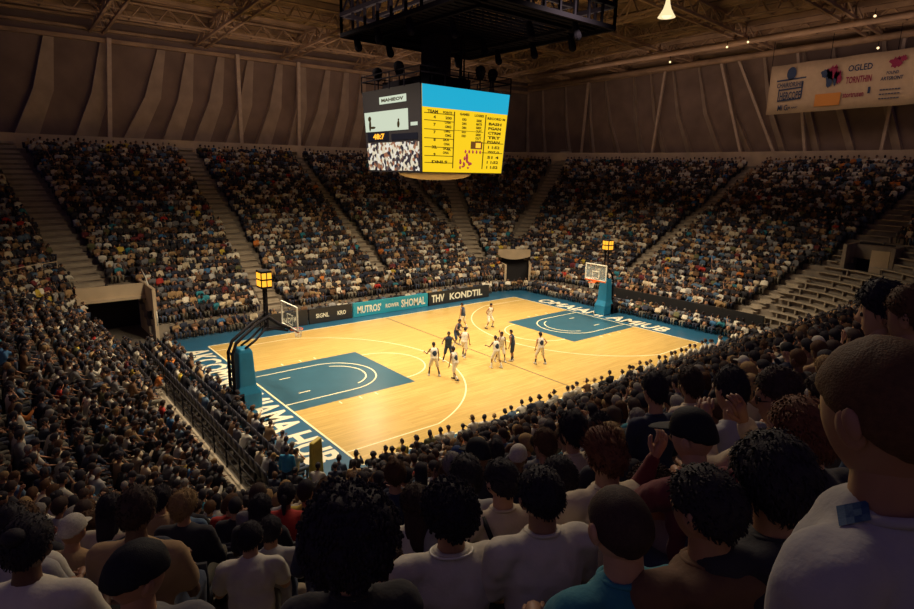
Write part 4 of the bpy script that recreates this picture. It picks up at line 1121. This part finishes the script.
for X_,Y_ in ((98,488),(101,506)):
    e = min(keep, key=lambda t_: (abs(t_[1][6][0]-X_)+abs(t_[1][6][1]-Y_)) if t_[1][6][2] > 5 else 1e9); keep.remove(e); BLUE.append((*e[1][:3],e[1][3],e[1][4]))
keep.sort(key=lambda t:t[0])
NIND = 300-len(HEROES)-1
def inframe(s): q = s[6]; return -20 < q[0] < 934 and -20 < q[1] < 640 and q[2] > 0
near = [t for t in keep if inframe(t[1])][:NIND]; nid = set(id(t[1]) for t in near)
rest = [t[1] for t in keep if id(t[1]) not in nid]
# the nearer ones: one object each, with their own parts
ORD = lambda n: str(n)+('th' if 10 <= n%100 <= 20 else {1:'st',2:'nd',3:'rd'}.get(n%10,'th'))
rows = {}
for dc,s in near: rows.setdefault(s[5],[]).append(s)
rk = sorted([k for k in rows if not isinstance(k,str)], reverse=True)
for k in rows: rows[k].sort(key=lambda s:s[6][0])
for k,lst in rows.items():
    for n_,s in enumerate(lst):
        x,y,z,nx,ny,_,q,_k = s
        base = math.atan2(-ny,-nx)-PI/2; tg = face_court(x,y)
        dlt = (tg-base+PI)%(2*PI)-PI; rz = base+.45*dlt+R(random.uniform(-7,7))
        pi = int(RNG.choice(len(POSES),p=[.27,.14,.12,.15,.05,.07,.10,.09,.01,.0])); hk = HK[int(RNG.choice(len(HK),p=HKP))]
        if hk == 'ponytail' and (CAM-Vector((x,y,z+1))).length < 4: hk = 'short'
        cn = CN[int(RNG.choice(len(CN),p=CP))]; hn = random.choice(['black','black','black','dark brown','dark brown','brown','grey' if random.random()<.4 else 'brown','fair' if random.random()<.5 else 'black'])
        where = ('in %s row ahead of camera' % ORD(rk.index(k)+1)) if k in rk else 'on the %s floor chairs' % k
        hh = HNAME[hk] if hk=='cap' else ('%s-haired' % hn.replace('dark brown','dark-brown'))
        lab = '%s spectator in %s %s, %s from left %s' % (hh, cn, GNAME[pi], ORD(n_+1), where)
        root = spect_root(lab,'spectators in the near stands',x,y,z,rz)
        zs = random.uniform(.93,1.06); root.scale = (random.uniform(.95,1.05),random.uniform(.95,1.05),zs)
        jj = .92+.16*random.random()
        assemble(root,PROTO[pi],hair_get(hk,(CAM-Vector((x,y,z+1))).length < 7,int(RNG.integers(0,3))),tuple(c*jj for c in random.choice(SK)),HR[hn] if hk!='cap' else random.choice(((.012,.012,.018),(.5,.47,.4),(.03,.06,.16))),
            tuple(c*jj for c in CL[cn]),random.choice(((.02,.025,.05),(.05,.07,.12),(.1,.09,.07),(.012,.012,.014))),eyes=False,hairname='cap' if hk=='cap' else 'hair',
            shirtname={'t-shirt':'t_shirt','long-sleeved top':'long_sleeved_top','hooded top':'hooded_top'}[GNAME[pi]])

# --- everyone further away: one object
def lowproto(F, hk, sd, q=1.0):
    parts = []
    for nm,rat in (('body',.085*q),('shirt',.07*q),('trousers',.06*q)):
        o = bpy.data.objects.new('x',F[nm]); COL.objects.link(o); m = o.modifiers.new('d','DECIMATE'); m.ratio = rat
        dg = bpy.context.evaluated_depsgraph_get(); dg.update(); me = bpy.data.meshes.new_from_object(o.evaluated_get(dg)); bpy.data.objects.remove(o); parts.append(me)
    hb = hair_mesh(hk,False,sd).xf(F['HM']); hm = hb.mesh('h'); o = bpy.data.objects.new('x',hm); COL.objects.link(o); m = o.modifiers.new('d','DECIMATE'); m.ratio=.4*q**.5
    dg = bpy.context.evaluated_depsgraph_get(); dg.update(); me = bpy.data.meshes.new_from_object(o.evaluated_get(dg)); bpy.data.objects.remove(o); parts.append(me)
    V = []; T_ = []; I = []; off = 0
    for pi,me in enumerate(parts):
        me.calc_loop_triangles(); n = len(me.vertices); v = np.empty(n*3,np.float32); me.vertices.foreach_get('co',v); v = v.reshape(-1,3)
        t = np.empty(len(me.loop_triangles)*3,np.int32); me.loop_triangles.foreach_get('vertices',t); t = t.reshape(-1,3)
        V.append(v); T_.append(t+off); I.append(np.full(n,pi)); off += n; bpy.data.meshes.remove(me)
    return np.concatenate(V), np.concatenate(T_), np.concatenate(I)
LP_ = [0,1,2,3,0,5,6,7,1,2,0,3,7,8]
LOW = [lowproto(PROTO[LP_[i]],HK[(i*5+i//3)%len(HK)],i) for i in range(14)]
LOWF = [lowproto(PROTO[LP_[i]],HK[(i*5+i//3)%len(HK)],i,.38) for i in range(14)]
print('low proto sizes',[ (len(a),len(b_)) for a,b_,c in LOW+LOWF][::5], 'rest', len(rest), 'near', len(near))
VV=[];TT=[];CC=[];off=0
for s in rest:
    x,y,z,nx,ny,k,q,kind = s
    v,t,ii = (LOW if q[2] < 24 else LOWF)[int(RNG.integers(0,len(LOW)))]
    base = math.atan2(-ny,-nx)-PI/2; dlt = (face_court(x,y)-base+PI)%(2*PI)-PI; a = base+.4*dlt+RNG.uniform(-.2,.2)
    c_, s_ = math.cos(a), math.sin(a); sx = RNG.uniform(.93,1.07); sz = RNG.uniform(.90,1.08)
    w = np.empty_like(v); w[:,0] = (v[:,0]*c_-v[:,1]*s_)*sx+x+RNG.uniform(-.06,.06); w[:,1] = (v[:,0]*s_+v[:,1]*c_)*sx+y+RNG.uniform(-.06,.06); w[:,2] = v[:,2]*sz+z
    jj = RNG.uniform(.8,1.15)
    cn_ = CN[int(RNG.choice(len(CN),p=CP))]
    if k == 'near front' and RNG.random() < .6: cn_ = 'white'
    cols = np.array([SK[int(RNG.integers(0,len(SK)))], CL[cn_], ((.02,.025,.05),(.05,.07,.12),(.1,.09,.07),(.012,.012,.014),(.2,.18,.14))[int(RNG.integers(0,5))], HR[('black','black','black','dark brown','brown','black','grey','fair')[int(RNG.integers(0,8)) if RNG.random()<.5 else 0]]])*jj
    VV.append(w); TT.append(t+off); CC.append(cols[ii]); off += len(v)
VV = np.concatenate(VV).astype(np.float32); TT = np.concatenate(TT).astype(np.int32); CC = np.concatenate(CC).astype(np.float32)
me = bpy.data.meshes.new('crowd'); me.vertices.add(len(VV)); me.vertices.foreach_set('co',VV.ravel())
me.loops.add(len(TT)*3); me.loops.foreach_set('vertex_index',TT.ravel()); me.polygons.add(len(TT)); me.polygons.foreach_set('loop_start',np.arange(0,len(TT)*3,3,dtype=np.int32))
me.update(calc_edges=True)
at = me.attributes.new('Col','FLOAT_COLOR','POINT'); at.data.foreach_set('color',np.concatenate([CC,np.ones((len(CC),1),np.float32)],1).ravel())
me.materials.append(M['crowd']); o = link('distant_crowd',me)
tag(o,'thousands of small seated spectators filling the far and side stands','crowd','distant crowd','stuff')

# --- seats under the crowd
sm = MB(); sm.box((0,-.02,.43),(.22,.21,.025)); sm.box((0,-.23,.66),(.22,.02,.20)); sm.bar((0,-.1,.0),(0,-.1,.42),.06)
sv = np.array(sm.v,np.float32); sf = np.array(sm.f,np.int32)
VV=[];FF=[];off=0
for dc,s in keep+[(0,e) for e in emptyseats]:
    x,y,z,nx,ny,k,q,kind = s; a = math.atan2(-ny,-nx)-PI/2; c_,s_ = math.cos(a),math.sin(a)
    w = np.empty_like(sv); w[:,0]=sv[:,0]*c_-sv[:,1]*s_+x; w[:,1]=sv[:,0]*s_+sv[:,1]*c_+y; w[:,2]=sv[:,2]+z; VV.append(w); FF.append(sf+off); off += len(sv)
VV=np.concatenate(VV); FF=np.concatenate(FF)
me = bpy.data.meshes.new('seats'); me.vertices.add(len(VV)); me.vertices.foreach_set('co',VV.ravel().astype(np.float32))
me.loops.add(len(FF)*4); me.loops.foreach_set('vertex_index',FF.ravel().astype(np.int32)); me.polygons.add(len(FF)); me.polygons.foreach_set('loop_start',np.arange(0,len(FF)*4,4,dtype=np.int32)); me.update(calc_edges=True)
me.materials.append(M['seat']); o = link('stadium_seat',me); tag(o,'rows of dark plastic seats under the spectators','seat','stadium seats','stuff')

# ------------------------------------------------------------------ players
NAVY=(.015,.03,.065); WHT=(.72,.68,.58)
def player(px_,py_,rz,pose,jersey,shorts,skin,label,hair='short',socks=(.6,.57,.5),panel=None):
    d = ray(px_,py_); P0 = CAM+d*(-CAM.z/d.z); P0.z = .008
    root = thing('basketball_player',label,'person',P0,R(rz),'basketball players')
    p = dict(sit=False,lean=10,sleeve='none',trouser='short',arms='ready',w=1.08,thick=.02); p.update(pose)
    F = figure(p,fine=False)
    o = assemble(root,F,hair_get(hair,False,0),skin,HR['black'],jersey,shorts,(.5,.48,.42) if random.random()<.6 else (.02,.02,.03),shirtname='jersey',eyes=False)
    H,u,N = F['H'],F['u'],F['N']
    if panel is not None:
        b = MB()
        b.ell(H+u*.26+Vector((0,-.055,0)),(.135,.108,.20),Matrix.Rotation(-R(p['lean']),3,'X'),nu=14,nv=10)
        q = b.build('back_panel','cloth',o['jersey'],smooth=True); colr(q,panel)
    b = MB()
    for s in (0,1):
        an = Vector(p['an'][s]) if 'an' in p else Vector(((-.11,.11)[s],-.01,.08)); kn = Vector(p['kn'][s]) if 'kn' in p else Vector(((-.105,.105)[s],.02,.5))
        b.caps(an,an.lerp(kn,.4),.042,.052,8)
    q = b.build('socks','cloth',root,smooth=True); colr(q,socks)
    root.scale = (1.1,1.1,1.12)
    return root
run1 = dict(H=(0,0,.90),kn=((-.12,.25,.52),(.12,-.02,.48)),an=((-.13,.16,.10),(.13,-.30,.16)))
run2 = dict(H=(0,0,.90),kn=((-.12,-.02,.48),(.12,.22,.52)),an=((-.13,-.28,.16),(.15,.20,.09)))
wide = dict(H=(0,0,.86),kn=((-.24,.16,.47),(.24,.16,.47)),an=((-.34,.0,.08),(.34,.0,.08)))
stag = dict(H=(0,0,.90),kn=((-.18,.14,.48),(.18,.02,.47)),an=((-.24,.08,.08),(.24,-.16,.08)))
player(434,376,-20,dict(stag,arms=('ready','side'),yaw=-10),WHT,WHT,SK[4],'player in white with dark back panel, leftmost on the court near the blue key',panel=NAVY,socks=(.03,.03,.04))
player(455,381,10,dict(run2,arms=('side','ready'),lean=16),WHT,WHT,SK[2],'player in white with dark stripe down back, running, nearest to the camera',panel=NAVY,hair='medium')
player(448,362,150,dict(stag,arms='ready'),NAVY,NAVY,SK[4],'player in navy just behind the running white player',socks=(.03,.03,.04))
player(456,346,200,dict(wide,arms='ready',lean=20),NAVY,NAVY,SK[2],'player in navy crouching with arms out in middle of the left cluster')
player(464,358,-60,dict(run1,arms=('ready','side')),WHT,WHT,SK[1],'player in white striding with one black sock, right of the left cluster',socks=(.03,.03,.04))
player(463,329,20,dict(stag,arms=('side','side')),NAVY,WHT,SK[5],'player in dark jersey and white shorts at back, left of the pair',panel=(.10,.11,.13))
player(489,328,190,dict(wide,arms='hip'),WHT,WHT,SK[0],'player in white with dark front patch standing farthest back',panel=NAVY)
player(496,368,-10,dict(stag,arms=('ready','up'),lean=14),WHT,WHT,SK[2],'player in white with navy shoulders in the central pair, nearer one',panel=NAVY)
player(500,362,160,dict(stag,arms='side'),WHT,WHT,SK[4],'player in white half hidden behind the central nearer player')
player(512,361,30,dict(arms=('side','side'),H=(0,0,.93)),NAVY,NAVY,SK[0],'player all in navy standing alone right of the central pair',socks=(.03,.03,.05),hair='buzz')
player(540,364,-15,dict(stag,arms=('side','hip')),WHT,WHT,SK[3],'player in white with dark side, rightmost on the court',panel=NAVY,socks=(.03,.03,.04),hair='medium')
# man standing beside the yellow upright
F = figure(dict(sit=False,arms='side',sleeve='long',w=1.05,yaw=20))
root = thing('spectator','person standing in bright blue top beside the yellow upright','person',(-16.35,-9.75,0),R(-40))
assemble(root,F,hair_get('short',False,1),SK[1],HR['black'],(.03,.24,.42),(.02,.03,.06),shirtname='long_sleeved_top',eyes=False)

for (sx_,sy_,sz_,nx_,ny_),lab in zip(BLUE,('empty bright blue seat at lower left, farther of two','empty bright blue seat at lower left, nearer of two')):
    t = thing('stadium_seat',lab,'seat',(sx_,sy_,sz_),math.atan2(-ny_,-nx_)-PI/2)
    b = MB(); b.box((0,-.02,.44),(.23,.21,.03)); q = b.build('seat_pan','blueseat',t); mm = q.modifiers.new('b','BEVEL'); mm.width=.02
    b = MB(); b.box((0,-.25,.76),(.23,.03,.24)); q = b.build('backrest','blueseat',t); mm = q.modifiers.new('b','BEVEL'); mm.width=.025; mm.segments=3
    b = MB(); b.bar((0,-.1,0),(0,-.1,.42),.07); b.build('pedestal','black',t)

# ------------------------------------------------------------------ light
def spot(x,y,z,tx,ty,tz,e,ang,blend=.8,r=.5,c=(1,.80,.52)):
    l = bpy.data.lights.new('court_light','SPOT'); l.energy=e; l.spot_size=R(ang); l.spot_blend=blend; l.shadow_soft_size=r; l.color=c
    o = bpy.data.objects.new('court_light',l); COL.objects.link(o); o.location=(x,y,z)
    o.rotation_euler = (Vector((tx,ty,tz))-Vector((x,y,z))).to_track_quat('-Z','Y').to_euler(); return o
E_ = 7900
for (x,y,tx,ty) in ((-9,8,-6,-2),(9,8,7,0),(-9,-8,-7,2),(9,-8,6,2),(0,10,0,-2),(0,-10,0,3)):
    spot(x,y,20.5,tx,ty,0,E_,92,.95,.6)
# floods over the far stand that glare in the polished floor
for gx,gy in ((372,425),(460,378)):
    d = ray(gx,gy); G = CAM+d*(-CAM.z/d.z); L_ = G+Vector((G.x-CAM.x,G.y-CAM.y,0))*(19.5/CAM.z)
    L_ = Vector((L_.x,L_.y,19.5)); spot(L_.x,L_.y,19.5,G.x,G.y,0,1900,30,.8,1.1 if gx<400 else .7)
def area(x,y,z,sx,sy,e,c,rot=(0,0,0),spread=180):
    l = bpy.data.lights.new('unseen_area_light','AREA'); l.shape='RECTANGLE'; l.size=sx; l.size_y=sy; l.energy=e; l.color=c; l.spread=R(spread)
    o = bpy.data.objects.new('unseen_area_light',l); COL.objects.link(o); o.location=(x,y,z); o.rotation_euler=rot; return o
area(9,0,18,3,12,2900,(1,.80,.55),spread=130)
area(-9.5,0,18,3,12,2500,(1,.80,.55),spread=130)
area(-2,0,19,16,12,1500,(1,.72,.45),rot=(PI,0,0))                    # unseen upward fill, added to brighten the roof
area(6,24,19.5,40,2,420,(1,.70,.62),rot=(R(100),0,0))            # unseen fill without a fixture, added to brighten the back wall
area(29,0,19.5,2,40,420,(1,.70,.62),rot=(0,R(-100),0))  # matching fill added to brighten the right wall
area(-12,-14,18.5,10,5,460,(1,.80,.58),rot=(Vector((-9,-10,-9)).to_track_quat('-Z','Y').to_euler()),spread=120)  # unseen fill added to lift shirts and shoulders in the near stand
w = bpy.data.worlds.new('world'); sc.world = w; w.use_nodes = True
w.node_tree.nodes['Background'].inputs[0].default_value = (.30,.22,.56,1); w.node_tree.nodes['Background'].inputs[1].default_value = .21
sc.view_settings.view_transform='Standard'; sc.view_settings.look='None'; sc.view_settings.exposure=0; sc.view_settings.gamma=1; sc.view_settings.use_curve_mapping=False
